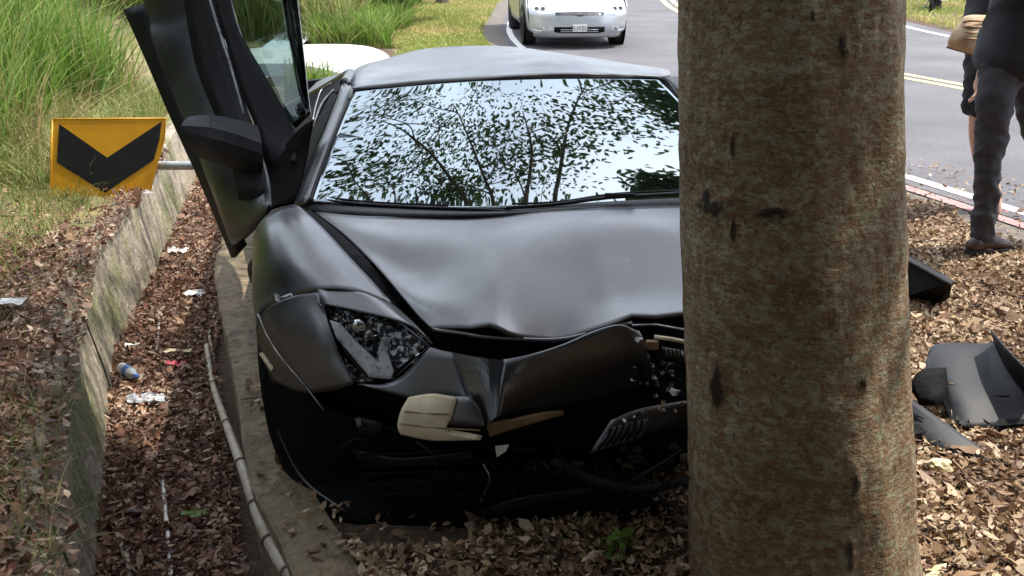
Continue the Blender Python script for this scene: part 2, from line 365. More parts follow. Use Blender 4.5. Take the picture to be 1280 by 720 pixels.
LD = [0, .1, .25, .5, .8, 1.1, 1.5, 2, 2.6, 3.4, 4.5, 6, 8, 11, 15, 25, 60, 200, 800]
def path_flat(x, Y):   # the concrete crossing needs flat ground
    return 12.3 < Y < 16.6 and x > -9
def lrow(Y):
    out = []
    for d in LD:
        x = xl(Y) - .12 - d; z = bank(d, Y) + (.05 * nz2(x, Y, 1.3) if d > .2 else 0)
        if 12.0 < Y < 17: z = min(z, .05 + max(0, d - 6) * .38)
        out.append((x, z if d > 0 else .0))
    return out
gl = strip_ground('ground', lrow, M['bankground']); setp(gl, kind='structure')
RD = list(np.linspace(0, 1, 16))
def gz(x, Y):
    return .025 * nz2(x, Y, 1.1) + .012 * nz2(x, Y, 4)
def rrow(Y):
    a = xr(Y) + .06; e = xe(Y) - .75
    if e < a + .4: e = a + .4
    out = []
    for t in RD:
        x = a + (e - a) * t; out.append((x, -.06 if t == 0 else gz(x, Y) * (1 if t < .95 else 0)))
    for dx in (1.0, 3, 5, 8.1): out.append((e + dx, -.02))
    for dx in (9.2, 11, 14, 20, 40, 150, 800): out.append((e + dx, .02 + (.05 * nz2(e + dx, Y, .3)) + max(0, dx - 12) * .02))
    return out
gr = strip_ground('ground', rrow, M['soil']); setp(gr, kind='structure')
def frow(Y): return [(xl(Y) - .08, -.46), (xl(Y) + .15, -.45 + .02 * nz2(0, Y, 2)), (xr(Y) - .15, -.45 + .02 * nz2(1, Y, 2)), (xr(Y) + .08, -.46)]
fl = strip_ground('ditch_floor', frow, M['soil']); setp(fl, kind='structure')

# road: one band and painted lines, each sheet 4 mm above the one below
RC = [p for p in EC]
def offs(o):
    out = []
    for i, p in enumerate(RC):
        t = (RC[min(i + 1, len(RC) - 1)] - RC[max(i - 1, 0)]).normalized(); n = Vector((t.y, -t.x, 0))
        out.append(p + n * o)
    return out
def band(name, o0, o1, z, m, y0=None, y1=None, kind='structure', nseg=1):
    cols = [offs(o0 + (o1 - o0) * k / nseg) for k in range(nseg + 1)]
    idx = [i for i in range(len(RC)) if (y0 is None or RC[i].y >= y0) and (y1 is None or RC[i].y <= y1)]
    V, Fc = [], []
    for i in idx:
        for c in cols: V.append((c[i].x, c[i].y, z))
    nc = nseg + 1
    for a in range(len(idx) - 1):
        for b in range(nseg): Fc.append((a * nc + b, a * nc + b + 1, (a + 1) * nc + b + 1, (a + 1) * nc + b))
    o = mesh(name, V, Fc, m, None, False); setp(o, kind=kind); return o
band('road', -.14, 7.5, .020, M['asphalt'], nseg=8)
band('road_shoulder', -.72, -.10, .016, M['shoulder'], nseg=2)
band('white_edge_line', -.04, .06, .024, M['roadwhite'])
band('red_kerb_line', -.27, -.17, .024, M['roadred'], y1=12.5)
band('yellow_centre_line', 3.45, 3.56, .024, M['roadyellow'])
band('yellow_centre_line', 3.68, 3.79, .024, M['roadyellow'])
band('white_edge_line', 7.05, 7.17, .024, M['roadwhite'])

# concrete crossing over the ditch
pp = [G(300, 62, .1), G(345, 58, .1), G(400, 55, .1), G(455, 57, .1), G(482, 66, .1), G(488, 78, .1), G(474, 90, .1), G(440, 94, .1), G(405, 86, .1), G(370, 80, .1), G(330, 79, .1), G(240, 80, .1)]
pt = cr(pp + [pp[0]], 3)[:-1]
po = plate('path', [tuple(p) for p in pt], M['path'], None, .16, .01, -1); setp(po, kind='structure')

# ------------------------------------------------------------------ ditch walls (cast concrete, in sections)
def ditch_wall(name, label, joints, xf, side, loc, top, wd, bt):
    root = thing(name, loc, label, 'wall')
    for a, b in zip(joints[:-1], joints[1:]):
        n = max(2, int((b - a) / .06)); V, Fc = [], []
        tl = random.uniform(-.008, .008)
        for i in range(n + 1):
            Y = a + .006 + (b - a - .012) * i / n; xi = xf(Y) + tl; t = top + .02 * nz2(Y, 1, .8) + .010 * nz2(Y, 7, 5)
            e = .012 * nz2(Y, 3, 6) ; ww = wd + .03 * nz2(Y, 9, 2)
            s = side
            pr = [(xi + bt, -.56), (xi + bt * .6 + .006 * nz2(Y, 2, 5), -.3), (xi + bt * .2 + .008 * nz2(Y, 4, 4), -.1), (xi + s * .004 + e, t - .010), (xi - s * .008 + e, t), (xi - s * ww * .5, t + .01), (xi - s * ww, t - .004 + e), (xi - s * (ww + .015), -.1), (xi - s * (ww + .015), -.56)]
            V += [(x, Y, z) for x, z in pr]
        k = 9
        for i in range(n):
            for j in range(k): Fc.append((i * k + j, i * k + (j + 1) % k, (i + 1) * k + (j + 1) % k, (i + 1) * k + j))
        Fc.append(tuple(range(k))); Fc.append(tuple(n * k + j for j in range(k)))
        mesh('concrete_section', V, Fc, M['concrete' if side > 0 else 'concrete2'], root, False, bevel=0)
    return root
ditch_wall('ditch_wall', 'mossy cracked concrete wall along the far left edge of the ditch', [-2, 1.2, 2.9, 4.35, 4.75, 6.6, 9.0, 11.9], lambda Y: xl(Y) - .075, 1, (xl(3), 3, -.45), .07, .11, .12)
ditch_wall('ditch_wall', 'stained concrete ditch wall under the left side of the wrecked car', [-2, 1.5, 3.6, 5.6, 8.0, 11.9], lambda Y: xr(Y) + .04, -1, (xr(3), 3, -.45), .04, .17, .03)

# ------------------------------------------------------------------ scattered leaves and grass
def scatter_leaves(name, label, P, size, m, tilt=.5, cat='leaves'):
    """P (n,3) base points; every leaf a bent blade of 6 verts, 4 faces"""
    n = len(P); yaw = rng.uniform(0, 2 * np.pi, n); L = size * np.exp(rng.normal(0, .38, n)); Wd = L * rng.uniform(.28, .55, n)
    fold = rng.uniform(-.2, .9, n); curl = rng.uniform(-.15, .55, n)
    tx = rng.normal(0, tilt, n); ty = rng.normal(0, tilt, n)
    base = np.zeros((n, 8, 3))
    xs = [-.5, -.17, .2, .55]
    ws = [.08, 1, .85, .03]
    for i in range(4):
        cz = curl * (xs[i] ** 2) * 1.6
        base[:, i * 2, 0] = xs[i] * L; base[:, i * 2 + 1, 0] = xs[i] * L
        base[:, i * 2, 1] = -.5 * Wd * ws[i]; base[:, i * 2 + 1, 1] = .5 * Wd * ws[i]
        base[:, i * 2, 2] = cz * L + fold * Wd * ws[i] * .5
        base[:, i * 2 + 1, 2] = cz * L + fold * Wd * ws[i] * .15
    c, s = np.cos(tx), np.sin(tx)
    y = base[..., 1] * c[:, None] - base[..., 2] * s[:, None]; z = base[..., 1] * s[:, None] + base[..., 2] * c[:, None]
    x = base[..., 0].copy(); c, s = np.cos(ty), np.sin(ty)
    x2 = x * c[:, None] + z * s[:, None]; z2 = -x * s[:, None] + z * c[:, None]
    c, s = np.cos(yaw), np.sin(yaw)
    X = x2 * c[:, None] - y * s[:, None]; Y = x2 * s[:, None] + y * c[:, None]
    V = np.stack([X, Y, z2], -1) + P[:, None, :]
    o = (np.arange(n) * 8)[:, None]
    q = np.array([[0, 2, 3, 1], [2, 4, 5, 3], [4, 6, 7, 5]])
    polys = (o[:, None, :] + q[None]).reshape(-1, 4)
    ob = fast_mesh(name, V.reshape(-1, 3), [(4, polys)], m)
    return setp(ob, label, cat, kind='stuff')
def inbox(x0, x1, y0, y1, dens, f, falloff=None):
    n = int((x1 - x0) * (y1 - y0) * dens); x = rng.uniform(x0, x1, n); y = rng.uniform(y0, y1, n)
    keep = np.array([f(a, b) for a, b in zip(x, y)])
    return x[keep], y[keep]
# right of the car and under it
def fR(x, y):
    if not (x > xr(y) + .20): return x > xr(y) + .05 and random.random() < .07
    if x > xe(y) - .55 + .25 * nz2(x, y, 2): return random.random() < .03 and x < xe(y) + .6
    if x < .5 and 3.2 < y < 6.5 and x > -1.0: return random.random() < .12
    if x < -.12 and y > 2.64 and y < 3.3: return random.random() < .06
    d = y
    return random.random() < (1 if d < 6 else 6 / d * .8)
x, y = inbox(-1.0, 4.6, 1.9, 8.5, 8200, fR)
z = np.array([gz(a, b) for a, b in zip(x, y)]) + rng.uniform(.002, .045, len(x))
z = np.where(x < np.array([xr(b) for b in y]) + .24, np.maximum(z, .058), z)
scatter_leaves('fallen_leaves', 'pale dry fallen leaves covering the ground right of the tree', np.stack([x, y, z], -1), .026, M['litterR'])
x, y = inbox(-3.4, -.4, 2.0, 11.5, 8000, lambda a, b: xl(b) + .0 < a < xr(b) and random.random() < min(1, 6.5 / b))
z = -.45 + rng.uniform(0, .05, len(x))
scatter_leaves('fallen_leaves', 'brown fallen leaves lying thick on the ditch floor', np.stack([x, y, z], -1), .026, M['litterL'])
def fL(a, b):
    d = xl(b) - .05 - a
    if d < -.05 or b < 2: return False
    if d < .10: return random.random() < .45
    dens = 1.0 if b < 4.6 else max(.06, 1 - (b - 4.6) / 2.3)
    if 5.7 < b < 6.8 and d < 1.1: dens *= .25
    return random.random() < dens * (1 if d < 1.6 else .7)
x, y = inbox(-4.2, -1.0, 2.0, 8, 7500, fL)
z = np.array([bank(max(0, xl(b) - .05 - a), b) + .05 * nz2(a, b, 1.3) for a, b in zip(x, y)]) + rng.uniform(.002, .04, len(x))
z = np.where(x > np.array([xl(b) for b in y]) - .32, np.maximum(z, .085 + rng.uniform(0, .03, len(x))), z)
scatter_leaves('fallen_leaves', 'reddish brown fallen leaves left of the ditch wall', np.stack([x, y, z], -1), .026, M['litterL'])

def grass(name, label, P, h, wd, m, lean=.5, droop=.6, dirx=0.0, cat='grass'):
    n = len(P); yaw = rng.uniform(0, 2 * np.pi, n); H = h * rng.uniform(.5, 1.25, n); Wd = wd * rng.uniform(.6, 1.4, n)
    ln = np.abs(rng.normal(0, lean, n)); dr = droop * rng.uniform(.3, 1.3, n)
    dx = np.cos(yaw) * ln + dirx; dy = np.sin(yaw) * ln
    ts = [0, .3, .62, .86, 1.0]; wf = [.8, 1, .8, .45]
    sx = -np.sin(yaw); sy = np.cos(yaw)
    fa = rng.uniform(0, 2 * np.pi, n); sx, sy = np.cos(fa), np.sin(fa)
    V = np.zeros((n, 9, 3))
    for i, t in enumerate(ts):
        cx = P[:, 0] + dx * H * (t * .5 + dr * t * t); cy = P[:, 1] + dy * H * (t * .5 + dr * t * t)
        cz = P[:, 2] + H * (t - dr * .45 * t * t * t)
        if i < 4:
            V[:, i * 2, 0] = cx - sx * Wd * wf[i] / 2; V[:, i * 2, 1] = cy - sy * Wd * wf[i] / 2; V[:, i * 2, 2] = cz
            V[:, i * 2 + 1, 0] = cx + sx * Wd * wf[i] / 2; V[:, i * 2 + 1, 1] = cy + sy * Wd * wf[i] / 2; V[:, i * 2 + 1, 2] = cz
        else:
            V[:, 8, 0] = cx; V[:, 8, 1] = cy; V[:, 8, 2] = cz
    o = (np.arange(n) * 9)[:, None, None]
    q = (o + np.array([[0, 1, 3, 2], [2, 3, 5, 4], [4, 5, 7, 6]])[None]).reshape(-1, 4)
    t = (o + np.array([[6, 7, 8]])[None]).reshape(-1, 3)
    ob = fast_mesh(name, V.reshape(-1, 3), [(4, q), (3, t)], m)
    return setp(ob, label, cat, kind='stuff')
def bank_pts(dens, f, y0, y1, d0, d1):
    n = int((y1 - y0) * (d1 - d0) * dens); Y = rng.uniform(y0, y1, n); d = rng.uniform(d0, d1, n)
    k = np.array([f(a, b) for a, b in zip(d, Y)]); Y, d = Y[k], d[k]
    X = np.array([xl(b) for b in Y]) - .05 - d
    Z = np.array([bank(a, b) if not (12 < b < 17) else min(bank(a, b), .05 + max(0, a - 6) * .38) for a, b in zip(d, Y)])
    keep = np.ones(len(X), bool)
    return np.stack([X, Y, Z - .02], -1)
def npath(d, Y): return not (11.9 < Y < 16.9 and d < 6.2)
P1 = bank_pts(560, lambda d, Y: npath(d, Y) and d > .9 + .5 * nz2(d, Y, .9) and nz2(d, Y, .45) > -.62, 7.0, 20, .6, 7)
grass('reed_grass', 'tall green reeds and grass growing up the bank on the left', P1, 1.05, .016, M['grassgreen'], .45, .55)
P2 = bank_pts(1300, lambda d, Y: npath(d, Y) and d > .22 and (Y > 5.9 or d > .6) and not (Y < 6.85 and d < 1.05) and nz2(d, Y, 1.2) > -.28, 5.0, 11, .2, 4.2)
grass('mixed_grass', 'short tangled dry and green grass at the foot of the bank', P2, .34, .007, M['grassmix'], .8, .7)
P3 = bank_pts(260, lambda d, Y: npath(d, Y) and nz2(d, Y, .6) > -.05, 7.5, 19, .7, 5.5)
grass('dead_grass', 'dead straw coloured stalks mixed into the reeds on the bank', P3, .80, .008, M['grassdry'], .7, .8)
P4 = bank_pts(300, lambda d, Y: d > .15 and nz2(d, Y, 1.6) > .22 - max(0, Y - 4.2) * .12, 2.9, 6.8, .15, 2.4)
grass('sparse_grass', 'thin tufts of grass poking through brown leaves beside the ditch wall', P4, .16, .005, M['grassmix'], .8, .8)
# verge between the crossing and the road
def verge_pts(n, y0, y1, f):
    Y = rng.uniform(y0, y1, n); a = np.array([xr(b) for b in Y]) + .1; e = np.array([xe(b) for b in Y]) - .45
    X = a + (e - a) * rng.uniform(0, 1, n)
    k = np.array([f(p, q, (p - i) / (j - i)) for p, q, i, j in zip(X, Y, a, e)])
    return np.stack([X[k], Y[k], np.zeros(k.sum())], -1)
def offpath(x, Y): return not (12.6 < Y < 16.2 and x < -1.6)
Pv = verge_pts(90000, 8.5, 34, lambda x, Y, t: offpath(x, Y) and t > .15)
grass('verge_grass', 'short yellow green verge grass between the ditch and the road', Pv, .10, .012, M['verge'], .8, .6)
Pg = verge_pts(52000, 15.5, 34, lambda x, Y, t: offpath(x, Y) and t < .42 + .15 * nz2(x, Y, .6))
grass('bright_grass', 'bright green knee high grass beyond the concrete crossing', Pg, .50, .018, M['grassgreen'], .5, .6)
Pf = bank_pts(260, lambda d, Y: True, 17, 33, -1.2, 7)
grass('reed_grass', 'mixed tall reeds behind the concrete crossing', Pf, 1.25, .022, M['grassmix'], .5, .6)
tuft = G(396, 112, .02); n = 260
Pt = np.stack([tuft.x + rng.normal(0, .13, n), tuft.y - .35 + rng.normal(0, .12, n), np.zeros(n)], -1)
grass('grass_tuft', 'single bright green grass tuft in front of the concrete crossing', Pt, .42, .016, M['grassgreen'], .5, .6)
# far verge right of the road
n = 60000; Y = rng.uniform(10, 46, n); X = np.array([xe(b) for b in Y]) + 7.75 + rng.uniform(0, 7, n) ** 1.0
grass('verge_grass', 'mown yellow green grass on the far side of the road', np.stack([X, Y, np.zeros(n)], -1), .14, .02, M['verge'], .8, .6)
n = 26000; Y = rng.uniform(14, 46, n); X = np.array([xe(b) for b in Y]) + 11.2 + rng.uniform(0, 5, n)
grass('bright_grass', 'taller bright green grass behind the parked scooter', np.stack([X, Y, np.zeros(n)], -1), .5, .03, M['grassgreen'], .5, .6)
P5 = bank_pts(1100, lambda d, Y: nz2(d, Y, 1.3) > .06 - max(0, Y - 4.9) * .28 and (d > .3), 4.2, 7.1, .2, 3.6)
grass('short_grass', 'short green and straw grass around the foot of the chevron sign', P5, .13, .006, M['grassmix'], .8, .7)
P6 = bank_pts(900, lambda d, Y: d > 1.15 + .35 * nz2(d, Y, 1.1), 4.7, 7.4, 1.0, 4.2)
grass('bright_grass', 'bright green grass left of the chevron sign at the photo edge', P6, .42, .010, M['grassgreen'], .6, .7)
# twigs among the leaves
def twigs(label, x0, x1, y0, y1, n, zf, ok):
    V, Fq = [], []
    for _ in range(n):
        x, y = random.uniform(x0, x1), random.uniform(y0, y1)
        if not ok(x, y): continue
        a = random.uniform(0, 6.28); L = random.uniform(.04, .16); r = random.uniform(.0012, .003); d = Vector((math.cos(a), math.sin(a), random.uniform(-.1, .2))); sdv = Vector((-d.y, d.x, 0)).normalized() * r; up = Vector((0, 0, r)); c = Vector((x, y, zf(x, y) + .035)); b = len(V)
        for t, bend in ((-.5, 0), (0, .06), (.5, 0)):
            q = c + d * L * t + sdv / r * L * bend; V += [q - sdv - up, q + sdv - up, q + up]
        for i in (0, 3):
            for j in range(3): Fq.append((b + i + j, b + i + (j + 1) % 3, b + i + 3 + (j + 1) % 3, b + i + 3 + j))
    o = mesh('twigs', V, Fq, M['trunkdark'], None, False, kind='stuff'); setp(o, label, 'twigs')
twigs('thin dry twigs scattered over the leaves right of the car', -.8, 4, 2, 7.5, 900, gz, lambda x, y: x > xr(y) + .25 and x < xe(y) - .6)
twigs('thin dry twigs scattered in the ditch leaves', -3, -.5, 2, 8, 700, lambda x, y: -.44, lambda x, y: xl(y) + .05 < x < xr(y) - .03)
# moss tufts and thin grass hanging over the left wall
n = 420; Y = rng.uniform(2.3, 3.6, n); X = np.array([xl(b) for b in Y]) - rng.uniform(.04, .3, n)
grass('wall_grass', 'wispy grass hanging over the top of the left ditch wall', np.stack([X, Y, np.full(n, .05)], -1), .15, .003, M['grassmix'], .8, .9, .15)

# leafy shrubs: leaf clusters round short stems
def crown_mesh(name, m, centres, n, size, parent=None, kind='stuff', flat=.8):
    C = np.array([c[:3] for c in centres]); Rr = np.array([c[3] for c in centres]); pr = Rr ** 2; pr = pr / pr.sum()
    i = rng.choice(len(C), n, p=pr); d = rng.normal(0, 1, (n, 3)); d /= np.linalg.norm(d, axis=1)[:, None]
    r = Rr[i] * rng.uniform(0, 1, n) ** .45
    P = C[i] + d * r[:, None] * np.array([1, 1, flat])
    yaw = rng.uniform(0, 2 * np.pi, n); L = size * rng.uniform(.6, 1.3, n); Wd = L * .42
    ax = np.stack([np.cos(yaw), np.sin(yaw), rng.normal(-.25, .45, n)], -1); ax /= np.linalg.norm(ax, axis=1)[:, None]
    s = np.cross(ax, rng.normal(0, .5, (n, 3)) + np.array([0, 0, 1])); s /= np.linalg.norm(s, axis=1)[:, None]
    nn = np.cross(s, ax)
    V = np.zeros((n, 6, 3))
    V[:, 0] = P - ax * L[:, None] * .5; V[:, 5] = P + ax * L[:, None] * .5 - nn * L[:, None] * .08
    for q, t, ww in ((1, -.15, .5), (3, .2, .42)):
        mid = P + ax * L[:, None] * t
        V[:, q] = mid - s * Wd[:, None] * ww + nn * Wd[:, None] * .12; V[:, q + 1] = mid + s * Wd[:, None] * ww + nn * Wd[:, None] * .12
    o = (np.arange(n) * 6)[:, None, None]
    t3 = (o + np.array([[0, 1, 2], [3, 5, 4]])[None]).reshape(-1, 3); q4 = (o + np.array([[1, 3, 4, 2]])[None]).reshape(-1, 4)
    return fast_mesh(name, V.reshape(-1, 3), [(3, t3), (4, q4)], m, parent, kind=kind)
def shrub(px, Y, h, rad, label, m, n, size, z=0.1):
    x = W(px, 0, Y).x; r = thing('shrub', (x, Y, z), label, 'shrub')
    for k in range(5):
        a = random.uniform(0, 6.28); tube('stem', [(x, Y, z - .1), (x + math.cos(a) * rad * .3, Y + math.sin(a) * rad * .3, z + h * .5), (x + math.cos(a) * rad * .7, Y + math.sin(a) * rad * .7, z + h * .9)], lambda t: .03 - .02 * t, M['trunkdark'], r, 6)
    cs = [(x + random.uniform(-1, 1) * rad, Y + random.uniform(-1, 1) * rad * .8, z + random.uniform(.2, .9) * h, rad * random.uniform(.35, .6)) for _ in range(12)]
    crown_mesh('foliage', m, cs, n, size, r)
shrub(500, 21, 2.2, 1.0, 'dark green shrub with glossy leaves behind the bright grass', M['darkleaf'], 5000, .13, .4)
shrub(425, 22, 2.4, 1.1, 'tall olive shrub left of the dark shrub on the bank', M['crown'], 4500, .12, .6)
shrub(300, 23, 2.6, 1.4, 'wide dark shrub high on the bank behind the raised door', M['darkleaf'], 6000, .13, 1.2)
# roadside trunks
def far_tree(px, Y, h, rr, lean, label, nleaf, white=False, cr_r=2.0):
    x = W(px, 0, Y).x; r = thing('roadside_tree', (x, Y, 0), label, 'tree')
    pts = [(x, Y, -.1), (x + lean * .3, Y, h * .3), (x + lean * .7, Y + .1, h * .7), (x + lean, Y + .1, h)]
    tube('trunk', pts, lambda t: rr * (1.25 - .8 * t if t > .05 else 1.5), M['whitewash'] if white else M['trunkdark'], r, 14, k=6)
    cs = []
    for k in range(7):
        a = k * .9 + random.random(); L = cr_r * random.uniform(.6, 1.1)
        b = Vector((x + lean * .8, Y + .1, h * .8)); e = b + Vector((math.cos(a) * L, math.sin(a) * L, L * .7))
        tube('limb', [b, b + (e - b) * .5 + Vector((0, 0, .2)), e], lambda t: rr * .4 * (1 - .8 * t), M['trunkdark'], r, 7, k=3)
        for q in (.5, .8, 1.05): cs.append(tuple(b + (e - b) * q + Vector((0, 0, .2))) + (cr_r * .35,))
    crown_mesh('foliage', M['crown'], cs, nleaf, .16, r)
far_tree(552, 26, 3.8, .13, .3, 'dark thin tree trunk standing in the grass behind the crossing', 4000, cr_r=1.1)
far_tree(536, 30, 4.0, .20, -.3, 'pale whitewashed tree trunk just left of the dark thin trunk', 4000, True, cr_r=1.2)
for (x, Y, h, lb) in [(-9, 38, 7, 'distant leafy tree far up the road on the left bank'), (13, 60, 8, 'distant leafy tree beyond the far verge'), (-16, 26, 5, 'leafy tree at the top of the left bank')]:
    r = thing('distant_tree', (x, Y, 0), lb, 'tree')
    tube('trunk', [(x, Y, -.2), (x + .2, Y, h * .4), (x, Y, h * .75)], lambda t: .25 - .15 * t, M['trunkdark'], r, 12, k=5)
    for k in range(5):
        a = k * 1.25; tube('limb', [(x, Y, h * .55), (x + math.cos(a) * 1.2, Y + math.sin(a) * 1.2, h * .8)], lambda t: .09 - .06 * t, M['trunkdark'], r, 7)
    crown_mesh('foliage', M['crown'], [(x + random.uniform(-2, 2), Y + random.uniform(-2, 2), h * random.uniform(.55, .95), random.uniform(.6, 1.1)) for _ in range(18)], 12000, .22, r)

# ------------------------------------------------------------------ the big foreground tree
TY = 2.5
troot = thing('foreground_tree', (.775, TY, 0), 'thick smooth mottled tree trunk the black car has crashed into', 'tree')
TP = [(-.15, .78, .31), (.0, .772, .299), (.12, .762, .290), (.3, .743, .283), (.55, .712, .272), (.82, .686, .266), (1.15, .660, .257), (1.5, .632, .246), (2.2, .57, .232), (3.2, .47, .21), (4.2, .38, .18), (5.2, .3, .14), (6.3, .2, .09), (7.2, .15, .04)]
def trunk_at(z): return interp(z, [(a, b) for a, b, c in TP]), interp(z, [(a, c) for a, b, c in TP])
V, Fc = [], []; n = 180; zs = list(np.arange(-.15, 1.9, .01)) + list(np.arange(1.9, 2.2, .03)) + list(np.arange(2.2, 7.21, .2))
for z in zs:
    cx, rr = trunk_at(z)
    for j in range(n):
        a = 2 * math.pi * j / n; ca, sa = math.cos(a), math.sin(a)
        d = .014 * nz2(ca * 1.2 + 5, sa * 1.2 + z * .9, 2.0) + .004 * nz2(ca * 2, z * 14, 1.0) + .0025 * nz2(ca * 9, sa * 9 + z * 7, 2)
        fl_ = max(0, .16 - z) * .06 * (1 + math.cos(3 * a + .6))
        V.append((cx + (rr + d + fl_) * ca, TY + .02 * z + (rr + d + fl_) * sa, z))
for i in range(len(zs) - 1):
    for j in range(n): Fc.append((i * n + j, i * n + (j + 1) % n, (i + 1) * n + (j + 1) % n, (i + 1) * n + j))
Fc.append(tuple(len(V) - n + j for j in range(n)))
tr_ob = mesh('trunk', V, Fc, M['bark'], troot)
# dark weeping scars: a mask on the bark vertices, read by the bark material
me = tr_ob.data; ca = me.color_attributes.new('scar', 'FLOAT_COLOR', 'POINT')
SC = [(1052, 60, 11, 30, 1), (918, 178, 8, 26, 2), (893, 258, 26, 13, 3), (965, 266, 32, 9, 4), (918, 290, 5, 30, 5), (899, 485, 14, 34, 6), (1068, 600, 11, 40, 7), (1079, 478, 6, 12, 8), (1062, 690, 7, 34, 9), (884, 245, 6, 18, 2), (1015, 20, 5, 12, 1)]
buf = np.zeros((len(me.vertices), 4), dtype=np.float32)
for i, v in enumerate(me.vertices):
    q = v.co + troot.location
    if q.y > TY + .02 or q.z > 1.7: continue
    d = q - Vector((0, 0, CAM_H)); fz = d.y * CP - d.z * SP; upv = d.y * SP + d.z * CP
    px = 640 + F * d.x / fz; py = 360 - F * upv / fz; m_ = 0
    for (a, b, ww, hh, sd2) in SC:
        r_ = math.hypot((px - a) / ww, (py - b) / hh)
        if r_ < 1.8: m_ = max(m_, 1.25 - r_ + .5 * nz2(px * .07 + sd2, py * .05, 1.0))
    buf[i] = (max(0, min(1, m_)),) * 3 + (1,)
ca.data.foreach_set('color', buf.ravel())
co = np.zeros(len(me.vertices) * 3, dtype=np.float32); me.vertices.foreach_get('co', co); no = np.zeros_like(co); me.vertices.foreach_get('normal', no)
me.vertices.foreach_set('co', co + no * np.repeat(buf[:, 0] * .006, 3)); me.update()
# limbs, twigs, leaves
LEAFC = []
def limb(b, e, r0, depth, sag=.3):
    b, e = Vector(b), Vector(e); L = (e - b).length
    m1 = b + (e - b) * .35 + Vector((random.uniform(-.1, .1), random.uniform(-.1, .1), .12 * L)); m2 = b + (e - b) * .7 + Vector((random.uniform(-.12, .12), random.uniform(-.12, .12), .10 * L))
    pts = cr([b, m1, m2, e], 5)
    tube('limb' if depth == 0 else 'branch', pts, lambda t: r0 * (1 - .8 * t), M['trunkdark'], troot, 8 if depth == 0 else 5)
    if depth < 2:
        for k in range(5 if depth == 0 else 4):
            t = random.uniform(.35, 1); p = pts[int(t * (len(pts) - 1))]
            d = (e - b).normalized() * .6 + Vector((random.uniform(-1, 1), random.uniform(-1, 1), random.uniform(-.35, .5)))
            limb(p, p + d.normalized() * L * random.uniform(.32, .5), r0 * .35, depth + 1)
    if depth >= 1:
        for t in (.4, .7, 1.0):
            p = pts[int(t * (len(pts) - 1))]; LEAFC.append((p.x, p.y, p.z, .44 if depth == 2 else .40))
limbs = [((.36, 2.6, 4.4), (4.2, 2.2, 6.8)), ((.4, 2.6, 3.7), (-4.4, 3.6, 5.4)), ((.38, 2.6, 4.0), (-2.4, 6.8, 6.0)), ((.42, 2.6, 3.6), (-3.2, 5.3, 5.6)), ((.42, 2.6, 3.9), (-1.2, 6.6, 6.4)), ((.38, 2.6, 4.2), (1.3, 7.2, 6.5)), ((.4, 2.6, 4.0), (.2, 5.9, 5.8)), ((.36, 2.6, 4.3), (3.2, 4.0, 6.6)), ((.4, 2.6, 3.8), (-3.4, 2.0, 5.6)),
         ((.38, 2.5, 4.1), (2.8, .2, 6.0)), ((.36, 2.5, 4.4), (-.8, -1.8, 5.8)), ((.36, 2.5, 4.2), (-2.8, -.6, 5.2)), ((.3, 2.6, 5.2), (-.6, 4.4, 7.6)), ((.3, 2.6, 5.4), (1.2, 2.2, 8.0)), ((.36, 2.5, 4.6), (1.6, -2.2, 6.0))]
for b, e in limbs: limb(b, e, .045 if e[1] > 4.2 else .07, 0)
isf = lambda c: c[1] > 2.2 and c[0] < 2.2
FWD = [c for c in LEAFC if isf(c)]; REST = [c for c in LEAFC if not isf(c)]
for _ in range(34): REST.append((random.uniform(-4.5, 5), random.uniform(-4, 1.2), random.uniform(5.2, 7.6), .85))  # extra clusters added over and behind the camera to cut ambient light
for _ in range(12): REST.append((random.uniform(2.2, 3.6), random.uniform(3.2, 4.7), random.uniform(5.4, 6.8), .6))  # extra clusters added on the sun side to keep sun off the hood
for hx in (-.55, -.2, .15, .5):  # blocker clusters added along sun rays from hood points, against bright dapples
    for hy in (2.6, 2.95, 3.3):
        p = Vector((hx, hy, .7)) + sv * random.uniform(5.4, 6.6); REST.append((p.x, p.y, p.z, .45))
crown_mesh('foliage', M['crown'], [(a, b, c_, d * 1.35) for a, b, c_, d in FWD], 13500, .105, troot, flat=.8)
crown_mesh('foliage', M['crown'], REST, 80000, .13, troot, flat=.7)  # remaining crown leaves together with the added light-blocking clusters

